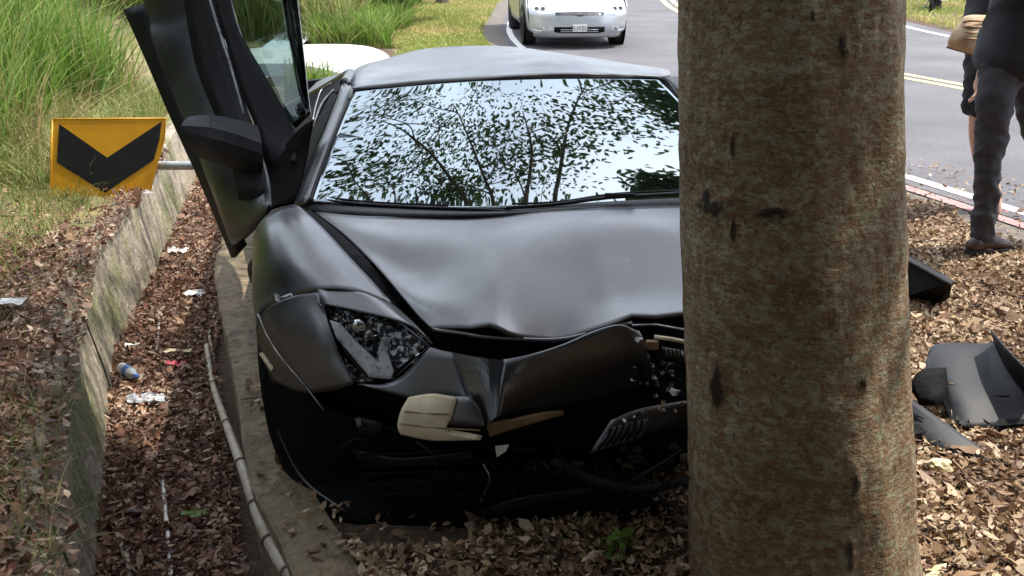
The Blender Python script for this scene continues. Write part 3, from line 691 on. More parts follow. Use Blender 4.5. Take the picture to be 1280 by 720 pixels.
# unseen trees added behind and beside the camera to darken ambient and reflections
for i, (x, Y, h, rad, lb) in enumerate([(-6.5, -3.0, 8, 2.4, 'unseen dense tree added behind the camera to block sky light, left end'), (-2.8, -5.5, 9, 2.8, 'unseen dense tall tree added behind the camera to block sky light, left of the middle'), (1.2, -6.0, 9, 2.8, 'unseen dense tall tree added straight behind the camera to block sky light'), (5.0, -5.0, 9, 2.6, 'unseen dense tree added behind the camera to block sky light, right of the middle'), (-1.4, -2.9, 6.5, 1.6, 'unseen slender leafy tree added just behind the camera to block sky light, on the left'), (3.2, -2.4, 6.5, 1.7, 'unseen slender leafy tree added just behind the camera to block sky light, on the right'), (8.6, -2.5, 7, 2.0, 'unseen dense tree added behind the camera to block sky light, right end'), (-8, 1.5, 6, 2.0, 'unseen dense tree added on the bank left of the camera to block sky light'), (-7.2, 5.2, 6, 1.8, 'unseen dense tree added on the bank left of the ditch to block sky, farthest forward')]):
    r = thing('added_shade_tree', (x, Y, 0), lb, 'tree')
    tube('trunk', [(x, Y, -.2), (x + .2, Y, h * .4), (x, Y, h * .75)], lambda t: .25 - .15 * t, M['trunkdark'], r, 12, k=5)
    for k in range(6):
        a = k * 1.05; tube('limb', [(x, Y, h * .3 + k * .4), (x + math.cos(a) * 1.4, Y + math.sin(a) * 1.2, h * .45 + k * .5)], lambda t: .09 - .06 * t, M['trunkdark'], r, 7)
    crown_mesh('foliage', M['darkleaf'], [(x + random.uniform(-1, 1) * rad, Y + random.uniform(-1, 1) * rad * .7, h * random.uniform(.05, .95), random.uniform(.8, 1.3)) for _ in range(26)], 9000, .34, r)

# ------------------------------------------------------------------ bent chevron sign
sg = thing('chevron_sign', tuple(W(140, 245, 6.7)), 'fallen yellow and black chevron sign bent at the lower right, leaning on the ditch wall', 'road sign')
YS = 6.75
def S(px, py, dy=0): return W(px, py, YS - (py - 195) * .0012 + dy)
outer = [S(66, 149), S(208, 148), S(205, 175), S(196, 205), S(188, 238), S(140, 247), S(63, 247), S(64, 200)]
plate('sign_panel', outer, M['yellow'], sg, .006)
rim = outer + [outer[0]]
tube('panel_rim', rim, .006, M['yellow'], sg, 6)
chev = [S(74, 155, -.006), S(134, 197, -.006), S(202, 152, -.006), S(199, 175, -.006), S(192, 200, -.006), S(131, 241, -.006), S(71, 203, -.006)]
mesh('chevron_mark', chev, [(0, 1, 5, 6), (1, 2, 3, 4, 5)], M['signblack'], sg, False, .002)
plate('bent_corner', [S(166, 240, -.01), S(183, 237, -.012), S(192, 241, -.02), S(170, 243, -.02)], M['paper'], sg, .003)
tube('sign_post', [S(150, 207, .06), S(196, 207, .06), S(250, 207, .07), S(420, 208, .15)], .028, M['galv'], sg, 16)
for px_ in (110, 160): tube('post_clamp', [S(px_, 200, .05), S(px_, 214, .05)], .036, M['galv'], sg, 10)

# ------------------------------------------------------------------ ditch rubbish
def T(px, py): return G(px, py, -.42)
bp_ = [G(258, 432, -.38), G(266, 480, -.39), G(283, 530, -.36), G(305, 590, -.36), G(325, 650, -.34), G(352, 700, -.30), G(392, 745, -.26)]
def against(px, py):
    z = -.42
    while z < -.05:
        p = G(px, py, z)
        if p.x < xr(p.y) - .005: break
        z += .01
    return G(px, py, z + .02)
bp_ = [against(a, b) for a, b in ((258, 432), (266, 480), (283, 530), (305, 590), (325, 650), (350, 700), (382, 745))]
br = thing('bamboo_pole', tuple(bp_[3]), 'long grey bent bamboo pole lying in the ditch against the right wall', 'pole')
cb = cr(bp_, 6)
tube('pole_shaft', cb, lambda t: .013 + .009 * t, M['bamboo'], br, 12)
for i in (6, 12, 17, 22, 27, 32): 
    d = (cb[i + 1] - cb[i]).normalized() * .006; rr = .013 + .009 * i / len(cb) + .003
    tube('pole_node', [cb[i] - d, cb[i], cb[i] + d], lambda t, rr=rr: rr * (1 if abs(t - .5) > .3 else 1.15), M['trunkdark'], br, 12)
o = tube('dirty_pipe', [T(203, 600), T(207, 640), T(211, 680), T(214, 725), T(216, 760)], .0085, M['ropewhite'], None, 8, k=6); setp(o, 'thin dirty white pipe half buried in leaves on the ditch floor', 'pipe')
o = tube('dirty_pipe', [T(196, 438), T(198, 415), T(199, 392)], .008, M['ropewhite'], None, 8, k=6); setp(o, 'short thin white pipe in the ditch beyond the plastic bottle', 'pipe')
o = tube('dry_stick', [T(268, 395), T(262, 420), T(268, 450)], .009, M['bamboo'], None, 8, k=6); setp(o, 'short dry stick beside the far end of the bamboo pole', 'stick')
o = tube('dry_stick', [T(146, 672), T(155, 690), T(162, 710), T(163, 740)], lambda t: .011 + .003 * math.sin(t * 20), M['bamboo'], None, 8, k=6); setp(o, 'crooked dry stick at the foot of the left ditch wall', 'stick')
o = tube('dry_stick', [T(266, 515), T(270, 530), T(262, 545)], .004, M['bamboo'], None, 6, k=5); setp(o, 'small twig on the leaves left of the bamboo pole', 'stick')
# bottle
bt = thing('plastic_bottle', tuple(T(166, 475)), 'clear plastic drink bottle with a blue label lying in the ditch', 'bottle')
ax = (T(182, 484) - T(152, 466)).normalized(); c0 = T(152, 466) + Vector((0, 0, .03))
lathe('bottle_body', [(0, 0), (.024, .002), (.028, .012), (.026, .03), (.028, .04), (.026, .05), (.028, .10), (.026, .12), (.012, .145), (.011, .155)], c0, ax, M['clear'], bt, 20)
lathe('bottle_label', [(.0285, .055), (.029, .056), (.029, .095), (.0285, .096)], c0, ax, M['bluelabel'], bt, 20)
lathe('bottle_cap', [(.0, .17), (.0135, .17), (.0135, .154), (.0, .154)], c0, ax, M['bluelabel'], bt, 14)
def crumple(name, c, s, m, label, cat, seed, n=9):
    V, Fc = [], []
    for i in range(n):
        for j in range(n):
            x, y = (i / (n - 1) - .5) * s[0], (j / (n - 1) - .5) * s[1]
            r = .2 * nz2(x * 30 + seed, y * 30, 1) * s[0]
            V.append((c[0] + x + r, c[1] + y + r * .6, c[2] + .01 + abs(nz2(x * 22 + seed, y * 22 + seed, 1.3)) * s[2]))
    for i in range(n - 1):
        for j in range(n - 1): Fc.append((i * n + j, i * n + j + 1, (i + 1) * n + j + 1, (i + 1) * n + j))
    return setp(mesh(name, V, Fc, m, None, False, .002), label, cat)
crumple('plastic_bag', T(186, 502), (.17, .09, .05), M['clear'], 'crumpled clear plastic bag just below the bottle in the ditch', 'plastic bag', 1)
crumple('pink_wrapper', T(221, 458), (.085, .05, .03), M['pink'], 'small pink wrapper on the leaves in the ditch', 'wrapper', 4)
crumple('paper_scrap', T(222, 441), (.13, .04, .015), M['wood'], 'cream paper strip just above the pink wrapper', 'paper', 6)
crumple('paper_scrap', T(222, 316), (.14, .09, .04), M['paper'], 'white crumpled paper far along the ditch near the raised door tip', 'paper', 8)
crumple('paper_scrap', T(243, 370), (.12, .09, .04), M['paper'], 'white paper in the ditch halfway to the raised door', 'paper', 12)
crumple('paper_scrap', G(12, 381, .12), (.12, .08, .04), M['paper'], 'white crumpled litter on brown leaves at the left edge', 'litter', 14)
crumple('paper_scrap', T(165, 435), (.07, .035, .02), M['paper'], 'tiny white scrap beside the left ditch wall', 'paper', 15)
crumple('green_leaf', T(243, 646), (.09, .05, .02), M['grassgreen'], 'single green leaf on the ditch floor near the bamboo pole', 'leaf', 21, 5)

# ------------------------------------------------------------------ the wrecked black sports car
car = thing('wrecked_sports_car', (-.05, 4.4, 0), 'crumpled matte black sports car with one door raised, smashed against the tree', 'car')
Pn = M['paint']
# hood
rows = [
 [W(394, 266, 3.50), W(450, 271, 3.44), W(520, 272, 3.41), W(612, 271, 3.38), (.13, 3.38, .795), (.40, 3.42, .795), (.66, 3.52, .775), (.86, 3.6, .74)],
 [W(425, 290, 3.33), W(470, 296, 3.265), W(540, 300, 3.21), W(612, 303, 3.17), W(700, 291, 3.20), W(790, 284, 3.25), (.72, 3.32, .75), (.94, 3.42, .73)],
 [W(462, 325, 3.15), W(500, 335, 3.10), W(550, 340, 3.05), W(612, 345, 3.00), W(690, 338, 3.02), W(785, 332, 3.07), (.78, 3.15, .71), (1.0, 3.2, .70)],
 [W(506, 372, 2.93), W(525, 372, 2.91), W(565, 380, 2.88), W(612, 388, 2.86), W(690, 380, 2.88), W(790, 372, 2.93), (.80, 2.98, .68), (1.03, 3.02, .66)],
 [W(541, 411, 2.80), W(556, 412, 2.79), W(580, 416, 2.77), W(612, 421, 2.75), W(692, 424, 2.77), W(790, 402, 2.80), (.80, 2.88, .65), (1.03, 2.94, .61)]]
hd = patch('hood', rows, Pn, car, k=6, kr=6, thick=.008)
# crease the hood: vertical buckle lines and a soft wave
me = hd.data
for v in me.vertices:
    q = v.co + car.location
    X, Yy = q.x, q.y
    k = max(0, min(1, (3.35 - Yy) / .45))
    v.co.z += k * (.020 * max(0, 1 - abs(X + .055) / .06) + .016 * max(0, 1 - abs(X + .10) / .22) - .016 * max(0, 1 - abs(X + .26) / .14) + .014 * max(0, 1 - abs(X - .33 + (Yy - 2.8) * .25) / .06)) - k * .012 * max(0, 1 - abs(X - .12) / .2)
# nose lip: rolled front edge of the hood
tube('hood_edge', [W(541, 412, 2.80), W(580, 417, 2.77), W(612, 422, 2.752), W(692, 425, 2.772), W(740, 416, 2.785), W(790, 403, 2.80)], .006, Pn, car, 8, k=4)
# left fender
rows = [
 [W(370, 257, 3.42), W(350, 262, 3.42), W(330, 275, 3.44), W(318, 296, 3.50), W(318, 330, 3.50)],
 [W(402, 284, 3.27), W(370, 283, 3.25), W(338, 295, 3.27), W(318, 322, 3.34), W(318, 360, 3.34)],
 [W(445, 332, 3.09), W(400, 326, 3.07), W(356, 332, 3.10), W(319, 360, 3.20), W(320, 400, 3.18)],
 [W(492, 382, 2.93), W(450, 366, 2.93), W(398, 362, 2.96), W(330, 385, 3.08), W(322, 420, 3.08)],
 [W(543, 433, 2.79), W(505, 404, 2.82), W(432, 381, 2.87), W(395, 378, 2.92), W(375, 385, 2.98)]]
patch('front_fender', rows[:4], Pn, car, k=6, kr=6, dents=.006)
rows = [rows[3][:3], [W(520, 408, 2.85), W(476, 384, 2.88), W(399, 370, 2.93)], [W(543, 433, 2.79), W(506, 404, 2.82), W(400, 379, 2.91)]]
patch('headlight_brow', rows, Pn, car, k=6, kr=5)
rows = [[W(321, 408, 3.095), W(331, 385, 3.085), W(364, 367, 3.025), W(400, 363, 2.962)],
        [W(324, 432, 3.06), W(352, 412, 2.98), W(392, 410, 2.89), W(414, 414, 2.865)],
        [W(330, 450, 3.02), W(362, 455, 2.92), W(402, 448, 2.85), W(428, 450, 2.83)],
        [W(340, 475, 2.98), W(378, 490, 2.88), W(418, 486, 2.82), W(442, 478, 2.79)]]
patch('bumper_corner', rows, Pn, car, k=6, kr=6, dents=.008, seed=4)
tube('torn_bumper_edge', [W(322, 392, 3.06), W(334, 420, 3.0), W(352, 448, 2.93), W(378, 478, 2.875), W(404, 512, 2.83)], .0025, M['alu'], car, 6, k=4)
plate('trim_clip', [W(324, 442, 3.0), W(328, 440, 3.0), W(342, 460, 2.97), W(339, 464, 2.97)], M['foam'], car, .004)
plate('paint_chip', [W(343, 366, 2.99), W(349, 368, 2.98), W(350, 378, 2.97), W(345, 376, 2.97)], M['alu'], car, .004)
# headlight
HL = [W(398, 379, 2.92), W(430, 383, 2.88), W(500, 403, 2.83), W(537, 432, 2.79), W(490, 475, 2.785), W(458, 472, 2.80), W(432, 440, 2.84)]
def back(pts, d=.05): return [p + Vector((0, d, -.01)) for p in pts]
hl = plate('headlight', back(HL, .06), M['lampdark'], car, .01)
def hsub(name, pts, m, thick=.012, bevel=.003):
    return plate(name, pts, m, hl, thick, bevel)
# faceted housing, bulb pod and Y-shaped light bar
hsub('lamp_facet', back([W(418, 386, 2.90), W(470, 396, 2.86), W(520, 424, 2.81), W(500, 430, 2.82), W(455, 408, 2.86)], .025), M['lampdark'])
hsub('lamp_facet', back([W(500, 410, 2.83), W(534, 432, 2.79), W(495, 464, 2.79), W(484, 440, 2.81)], .03), M['lampdark'])
hsub('light_bar', back([W(411, 397, 2.88), W(424, 402, 2.87), W(444, 424, 2.84), W(470, 448, 2.81), W(492, 462, 2.79), W(489, 473, 2.787), W(462, 470, 2.80), W(440, 444, 2.83), W(420, 420, 2.85)], .012), M['lampgrey'])
hsub('light_bar', back([W(478, 418, 2.83), W(488, 420, 2.83), W(484, 438, 2.82), W(492, 462, 2.79), W(474, 454, 2.81), W(472, 436, 2.82)], .012), M['lampgrey'])
lathe('lamp_projector', [(.0, -.008), (.015, -.006), (.022, .0), (.027, .01), (.028, .03)], W(449, 410, 2.87), (0, 1, .2), M['chrome'], hl, 24)
lathe('lamp_projector', [(.0, -.004), (.010, -.003), (.014, .0), (.016, .02)], W(462, 420, 2.86), (0, 1, .2), M['alu'], hl, 20)
for k in range(46):
    px = random.uniform(415, 525); py = 388 + (px - 420) * .42 + random.uniform(2, 26)
    c = W(px, py, 2.885 - (px - 420) * .0008)
    plate('glass_shard', [c + Vector((random.uniform(-.009, .009), random.uniform(-.004, .004), random.uniform(-.006, .006))) for _ in range(3)], M['chrome'] if k % 3 else M['paper'], hl, .0015)
tube('lamp_trim', [HL[4], HL[3], HL[2]], .0025, M['alu'], hl, 6)
tube('lamp_trim', [HL[0], HL[6], HL[5], HL[4]], .0025, M['plastic'], hl, 6)
plate('lower_lamp', [W(430, 446, 2.86), W(446, 462, 2.84), W(470, 477, 2.83), W(445, 478, 2.83), W(434, 466, 2.84)], M['lampdark'], hl, .006)

# front bumper upper skin right of the headlight: three facets meeting at sharp edges
def flat(name, rows, m=Pn, th=.006, **k): return patch(name, rows, m, car, k=3, kr=3, thick=th, smooth=False, **k)
patch('bumper_panel', [[W(538, 434, 2.77), W(552, 438, 2.755), W(566, 441, 2.74)], [W(492, 477, 2.78), W(540, 480, 2.74), W(585, 482, 2.70)], [W(445, 480, 2.79), W(540, 506, 2.73), W(608, 531, 2.64)]], Pn, car, k=4, thick=.006, smooth=True)
flat('nose_facet', [[W(566, 441, 2.74), W(600, 447, 2.70), W(628, 450, 2.69)], [W(585, 482, 2.70), W(606, 482, 2.67), W(624, 484, 2.66)], [W(605, 530, 2.64), W(611, 529, 2.635), W(621, 521, 2.63)]])
rows = [[W(628, 450, 2.69), W(660, 444, 2.675), W(700, 432, 2.67), W(745, 414, 2.68), W(775, 407, 2.69), W(797, 414, 2.71)],
        [W(625, 480, 2.66), W(660, 476, 2.68), W(700, 470, 2.69), W(745, 458, 2.70), W(785, 446, 2.71), W(812, 448, 2.73)],
        [W(620, 522, 2.63), W(655, 516, 2.71), W(700, 508, 2.75), W(745, 500, 2.77), W(790, 486, 2.79), W(826, 486, 2.80)]]
patch('crushed_bumper_skin', rows, Pn, car, k=6, kr=5, thick=.006, dents=.01, seed=2)
tube('torn_skin_edge', [W(797, 414, 2.735), W(803, 424, 2.73), W(806, 436, 2.725), W(812, 448, 2.715)], .003, M['alu'], car, 6, k=3)
# cream foam block and the tan foam edge below
fb = patch('bumper_foam', [[W(513, 497, 2.70), W(545, 493, 2.675), W(572, 497, 2.66)], [W(503, 515, 2.69), W(535, 514, 2.655), W(565, 520, 2.65)], [W(499, 531, 2.69), W(535, 535, 2.655), W(560, 538, 2.64)], [W(503, 541, 2.69), W(545, 548, 2.655), W(602, 547, 2.62)]], M['foam'], car, k=5, thick=.02)
for a, b in (((505, 514, 2.672), (562, 518, 2.633)), ((500, 530, 2.672), (600, 538, 2.61))):
    tube('foam_groove', [W(*a), W((a[0] + b[0]) / 2, (a[1] + b[1]) / 2 + 1, (a[2] + b[2]) / 2 - .006), W(*b)], .0022, M['tan'], fb, 6, k=3)
patch('torn_panel_flap', [[W(560, 497, 2.67), W(585, 496, 2.65), W(600, 510, 2.64)], [W(555, 530, 2.645), W(585, 533, 2.63), W(606, 533, 2.62)]], Pn, car, k=4, thick=.005)
patch('foam_strip', [[W(608, 531, 2.65), W(640, 524, 2.655), W(680, 516, 2.66), W(704, 514, 2.67)], [W(612, 545, 2.65), W(640, 536, 2.655), W(680, 524, 2.66), W(704, 518, 2.67)]], M['tan'], car, k=4, thick=.012)
plate('white_plastic_tab', [W(619, 558, 2.66), W(636, 556, 2.66), W(632, 564, 2.66), W(621, 571, 2.66)], M['paper'], car, .005)
# lower side of the bumper, nearly black
rows = [[W(322, 400, 3.10), W(352, 452, 2.97), W(405, 508, 2.86), W(470, 528, 2.80), W(530, 545, 2.74)],
        [W(325, 470, 3.06), W(365, 520, 2.95), W(420, 556, 2.86), W(480, 566, 2.82), W(540, 568, 2.78)],
        [W(336, 535, 3.04), W(368, 578, 2.98), W(420, 600, 2.92), W(480, 600, 2.88), W(540, 596, 2.86)],
        [W(354, 588, 3.04), W(386, 624, 2.92), W(432, 650, 2.82), W(482, 657, 2.79), W(540, 655, 2.79)]]
patch('lower_bumper', rows, M['inner'], car, k=6, kr=5, thick=.008, dents=.012, seed=9)
patch('splitter', [[W(470, 600, 2.86), W(560, 590, 2.78), W(620, 588, 2.76), W(700, 592, 2.78), W(800, 590, 2.84)], [W(500, 656, 2.79), W(580, 657, 2.78), W(640, 660, 2.77), W(720, 655, 2.78), W(845, 640, 2.82)]], M['inner'], car, k=5, thick=.012, dents=.012, seed=3)
# lower grille opening, slats, brackets, wires and torn strips in the dark nose
for k in range(5):
    y0 = 566 + k * 13
    tube('grille_slat', [W(452, y0 + 2, 2.80), W(520, y0 + random.uniform(-4, 4), 2.755), W(600, y0 + random.uniform(-7, 5), 2.72), W(676, y0 + random.uniform(-8, 6), 2.73)], .0045, M['inner'], car, 6, k=3)
for k, (a, b, c_) in enumerate([((425, 560, 2.83), (450, 548, 2.80), (470, 575, 2.80)), ((604, 580, 2.70), (612, 600, 2.70), (600, 628, 2.73)), ((520, 552, 2.74), (545, 575, 2.72), (538, 610, 2.75)), ((690, 540, 2.68), (705, 570, 2.68), (700, 602, 2.71))]):
    tube('wire', [W(*a), W(*b), W(*c_)], .003, [M['plastic'], M['alu'], M['rubber'], M['plastic']][k], car, 6, k=6)
patch('torn_strip', [[W(440, 560, 2.815), W(500, 572, 2.76), W(585, 566, 2.70)], [W(446, 572, 2.81), W(505, 583, 2.76), W(592, 574, 2.70)]], M['plastic'], car, k=4, thick=.004, dents=.01, seed=5)
patch('torn_strip', [[W(600, 640, 2.74), W(655, 622, 2.70), W(735, 612, 2.70)], [W(606, 648, 2.74), W(660, 632, 2.70), W(742, 618, 2.70)]], M['plastic'], car, k=4, thick=.004, dents=.012, seed=15)
patch('fog_lamp_bracket', [[W(444, 520, 2.80), W(478, 528, 2.775)], [W(450, 540, 2.80), W(476, 545, 2.775)]], M['plastic'], car, k=3, thick=.008, dents=.006)
plate('white_plastic_tab', [W(444, 524, 2.785), W(450, 521, 2.785), W(452, 531, 2.785), W(447, 533, 2.785)], M['alu'], car, .003)
tube('lower_lip_edge', [W(338, 500, 3.03), W(352, 548, 3.00), W(380, 600, 2.95), W(432, 640, 2.83)], .004, M['paint'], car, 6, k=5)
tube('loose_strut', [W(652, 592, 2.74), W(640, 618, 2.74), W(622, 662, 2.76)], .004, M['plastic'], car, 6)
# inner structure: dark front bulkhead and body tub
tub = [[(-.62, 3.02, .57), (0, 2.94, .57), (.5, 3.0, .57), (1.02, 3.04, .55)],
       [(-.66, 2.96, .45), (0, 2.84, .45), (.45, 2.92, .45), (1.04, 2.98, .45)],
       [(-.66, 3.02, .20), (0, 2.90, .16), (.45, 2.96, .16), (1.02, 3.02, .2)],
       [(-.66, 3.3, .10), (0, 3.2, .10), (.45, 3.2, .10), (1.0, 3.3, .10)]]
patch('radiator_support', tub, M['inner'], car, k=4, thick=.03, dents=.02)
def hull(name, secs, m, k=1):
    V, Fc = [], []; n = len(secs[0])
    for s in secs: V += s
    for i in range(len(secs) - 1):
        for j in range(n): Fc.append((i * n + j, i * n + (j + 1) % n, (i + 1) * n + (j + 1) % n, (i + 1) * n + j))
    Fc.append(tuple(range(n))); Fc.append(tuple((len(secs) - 1) * n + j for j in range(n)))
    return mesh(name, V, Fc, m, car, False)
def csec(Y, hw, z0, z1, z2, cx): return [(cx - hw * .9, Y, z0), (cx - hw, Y, (z0 + z1) / 2), (cx - hw * .93, Y, z1), (cx - hw * .6, Y, z2), (cx + hw * .6, Y, z2), (cx + hw * .93, Y, z1), (cx + hw, Y, (z0 + z1) / 2), (cx + hw * .9, Y, z0)]
hull('body_tub', [csec(3.05, .80, .14, .55, .60, .16), csec(3.45, .80, .12, .60, .64, .12), csec(3.7, .84, .12, .55, .60, .07), csec(4.8, .90, .12, .50, .52, -.1), csec(5.4, .93, .12, .58, .64, -.22), csec(6.4, .96, .14, .62, .68, -.38), csec(7.2, .92, .30, .62, .68, -.5)], M['inner'])
# rear quarters in paint
for s, nm in ((-1, 'rear_fender'), (1, 'rear_fender')):
    rr = []
    for Y, cx, hw, zt in ((5.15, -.16, .90, .62), (5.6, -.24, .97, .66), (6.1, -.33, 1.0, .69), (6.7, -.42, .98, .70), (7.25, -.5, .93, .70)):
        rr.append([(cx + s * hw * .55, Y, zt + .06), (cx + s * hw * .85, Y, zt), (cx + s * hw, Y, zt - .2), (cx + s * (hw + .01), Y, .45), (cx + s * (hw - .04), Y, .2)])
    patch(nm, rr, Pn, car, k=4, thick=.006)
patch('engine_cover', [[(-.56, 5.2, 1.0), (-.18, 5.2, 1.09), (.30, 5.2, 1.0)], [(-.75, 6.0, .78), (-.33, 6.0, .93), (.16, 6.0, .78)], [(-.9, 7.2, .70), (-.5, 7.2, .80), (.0, 7.2, .70)]], Pn, car, k=5, thick=.01)
patch('rear_panel', [[(-1.42, 7.22, .70), (-.5, 7.3, .78), (.42, 7.22, .70)], [(-1.42, 7.28, .5), (-.5, 7.4, .5), (.42, 7.28, .5)], [(-1.38, 7.2, .22), (-.5, 7.3, .2), (.4, 7.2, .22)]], M['plastic'], car, k=4, thick=.02)
patch('side_sill', [[(-.82, 3.7, .44), (-.98, 4.4, .42), (-1.09, 5.2, .44)], [(-.88, 3.7, .30), (-1.04, 4.4, .28), (-1.15, 5.2, .3)], [(-.86, 3.7, .14), (-1.01, 4.4, .13), (-1.12, 5.2, .15)]], Pn, car, k=5, thick=.01)
# right flank (mostly behind the tree)
patch('front_fender', [[(.86, 3.6, .74), (.98, 3.62, .79), (1.06, 3.66, .68), (1.08, 3.7, .35)], [(.95, 3.3, .72), (1.04, 3.3, .79), (1.13, 3.34, .68), (1.15, 3.36, .42)], [(1.01, 3.08, .66), (1.08, 3.06, .72), (1.145, 3.06, .60), (1.15, 3.08, .45)], [(1.04, 2.94, .58), (1.09, 2.90, .60), (1.13, 2.90, .50), (1.13, 2.94, .38)]], Pn, car, k=5, thick=.006, dents=.012, seed=6)
patch('crushed_bumper_skin', [[(.98, 2.9, .6), (1.06, 2.86, .60), (1.12, 2.9, .56)], [(.98, 2.9, .4), (1.08, 2.84, .42), (1.13, 2.9, .38)], [(.98, 2.95, .2), (1.05, 2.92, .18), (1.10, 2.96, .2)]], M['plastic'], car, k=4, thick=.006, dents=.015)
patch('door_skin', [[(.88, 3.72, .76), (.82, 4.4, .80), (.74, 5.15, .86)], [(1.04, 3.72, .6), (.98, 4.4, .58), (.86, 5.15, .62)], [(1.02, 3.72, .3), (.94, 4.4, .25), (.82, 5.15, .3)]], Pn, car, k=4, thick=.01)
for k, (py, s) in enumerate(((385, .03), (408, .034))):
    crump = W(1133, py, 2.99)
    plate('metal_scrap', [crump + Vector((-.02, 0, .02)), crump + Vector((.008, 0, .012)), crump + Vector((.014, 0, -.02)), crump + Vector((-.015, -.01, -.012))], M['alu'], car, .003)
# wheels
def wheel(cx, Y, cz, r=.34, wd=.27):
    wr = lathe('wheel', [(r * .62, -wd / 2), (r * .95, -wd / 2), (r, -wd * .38), (r, wd * .38), (r * .95, wd / 2), (r * .62, wd / 2), (r * .6, 0), (r * .62, -wd / 2)], (cx, Y, cz), (1, .0, 0), M['rubber'], car, 40)
    lathe('rim', [(.0, -.02), (.05, -.03), (.06, 0), (r * .55, -.02), (r * .63, -wd * .4), (r * .63, wd * .4), (r * .55, .02), (0, .02)], (cx, Y, cz), (1, 0, 0), M['plastic'], wr, 24)
for a in ((-.60, 3.42, .33), (.93, 3.38, .33), (-1.12, 6.1, .35), (.45, 6.1, .35)): wheel(*a)
# windscreen, roof, pillars
wtop = [W(442, 114, 4.15), W(530, 105, 4.09), W(620, 100, 4.07), W(710, 96, 4.09), W(826, 99, 4.16)]
wbot = [W(388, 252, 3.60), W(503, 260, 3.51), W(627, 264, 3.48), W(752, 254, 3.51), W(962, 246, 3.62)]
def smooth_curve(P, n=9):
    t0 = np.linspace(0, 1, len(P)); t1 = np.linspace(0, 1, n); out = [np.polyval(np.polyfit(t0, [p[k] for p in P], 3 if k == 0 else 2), t1) for k in range(3)]
    return [Vector((a, b, c)) for a, b, c in zip(*out)]
wtop, wbot = smooth_curve(wtop), smooth_curve(wbot)
wsr = []
for i in range(7):
    t = i / 6
    wsr.append([a.lerp(b, t) + Vector((0, -.35, .94)) * .013 * 4 * t * (1 - t) for a, b in zip(wtop, wbot)])
patch('windscreen', wsr, M['wsglass'], car, k=8, kr=8, thick=.005)
edge = [r[0] for r in wsr][::-1] + wsr[0][1:-1] + [r[-1] for r in wsr]
tube('windscreen_seal', edge, .006, M['plastic'], car, 8, k=5)
roof = [[W(441, 112, 4.155), W(530, 103, 4.105), W(620, 98, 4.065), W(710, 94, 4.095), W(827, 97, 4.165)],
        [W(437, 98, 4.42), W(530, 88, 4.38), W(620, 82, 4.36), W(710, 80, 4.38), W(838, 93, 4.45)],
        [W(450, 84, 4.70), W(530, 76, 4.72), W(620, 70, 4.72), W(700, 69.5, 4.72), W(822, 86, 4.75)],
        [(-.62, 5.25, 1.06), (-.42, 5.25, 1.11), (-.15, 5.25, 1.125), (.1, 5.25, 1.11), (.36, 5.25, 1.05)]]
patch('roof', roof, Pn, car, k=6, kr=6, thick=.01)
# A-pillars: painted strips outside the glass
pil = [[W(442, 112, 4.15), W(431, 104, 4.26)], [W(423, 160, 3.98), W(411, 158, 4.05)], [W(403, 207, 3.80), W(390, 206, 3.86)], [W(386, 254, 3.60), W(369, 259, 3.64)]]
patch('windscreen_pillar', pil, Pn, car, k=3, kr=6, thick=.02)
tube('pillar_gap', [W(424, 164, 4.0), W(404, 209, 3.82), W(387, 256, 3.64)], .004, M['inner'], car, 6, k=4)
pil = [[W(827, 98, 4.16), W(846, 98, 4.30)], [W(874, 149, 3.98), W(892, 146, 4.08)], [W(919, 200, 3.80), W(937, 196, 3.88)], [W(963, 246, 3.62), W(985, 246, 3.70)]]
patch('windscreen_pillar', pil, M['plastic'], car, k=3, kr=6, thick=.02)
# roof rails and door openings
tube('roof_rail', [W(431, 104, 4.26), W(437, 95, 4.45), W(436, 92, 4.7), W(412, 106, 5.05), W(372, 128, 5.4), W(352, 140, 5.5)], lambda t: .020, Pn, car, 10, k=6)
patch('door_aperture', [[W(428, 106, 4.32), W(434, 96, 4.6), W(410, 108, 5.05), W(356, 138, 5.45)], [W(408, 160, 4.1), W(405, 140, 4.5), W(385, 145, 5.0), W(358, 150, 5.4)], [W(385, 215, 3.9), W(372, 200, 4.4), W(360, 190, 4.9), W(350, 180, 5.3)], [W(368, 258, 3.7), W(345, 255, 4.2), W(335, 240, 4.7), W(330, 220, 5.1)]], M['inner'], car, k=4, thick=.01)
tube('door_seal', [W(422, 116, 4.25), W(414, 116, 4.3), W(400, 140, 4.2), W(388, 165, 4.05), W(380, 190, 3.95)], .005, M['rubber'], car, 8, k=5)
tube('door_seal', [W(414, 104, 4.7), W(402, 112, 4.7), W(396, 128, 4.6), W(391, 150, 4.4)], .003, M['alu'], car, 6, k=5)
tube('seat_belt', [W(417, 112, 4.25), W(403, 128, 4.15), W(394, 150, 4.05), W(388, 166, 4.0), W(378, 172, 3.98), W(373, 180, 3.98)], .0035, M['alu'], car, 6, k=5)
# black cowl below the glass
patch('windscreen_cowl', [[W(388, 250, 3.66), W(503, 259, 3.52), W(627, 264, 3.44), W(752, 254, 3.48), W(962, 244, 3.68)], [W(390, 262, 3.56), W(505, 268, 3.42), W(627, 268, 3.37), W(752, 260, 3.40), W(962, 250, 3.60)], [W(396, 272, 3.54), W(505, 276, 3.42), W(627, 274, 3.38), W(752, 264, 3.42), W(962, 255, 3.62)]], M['plastic'], car, k=5, thick=.01)
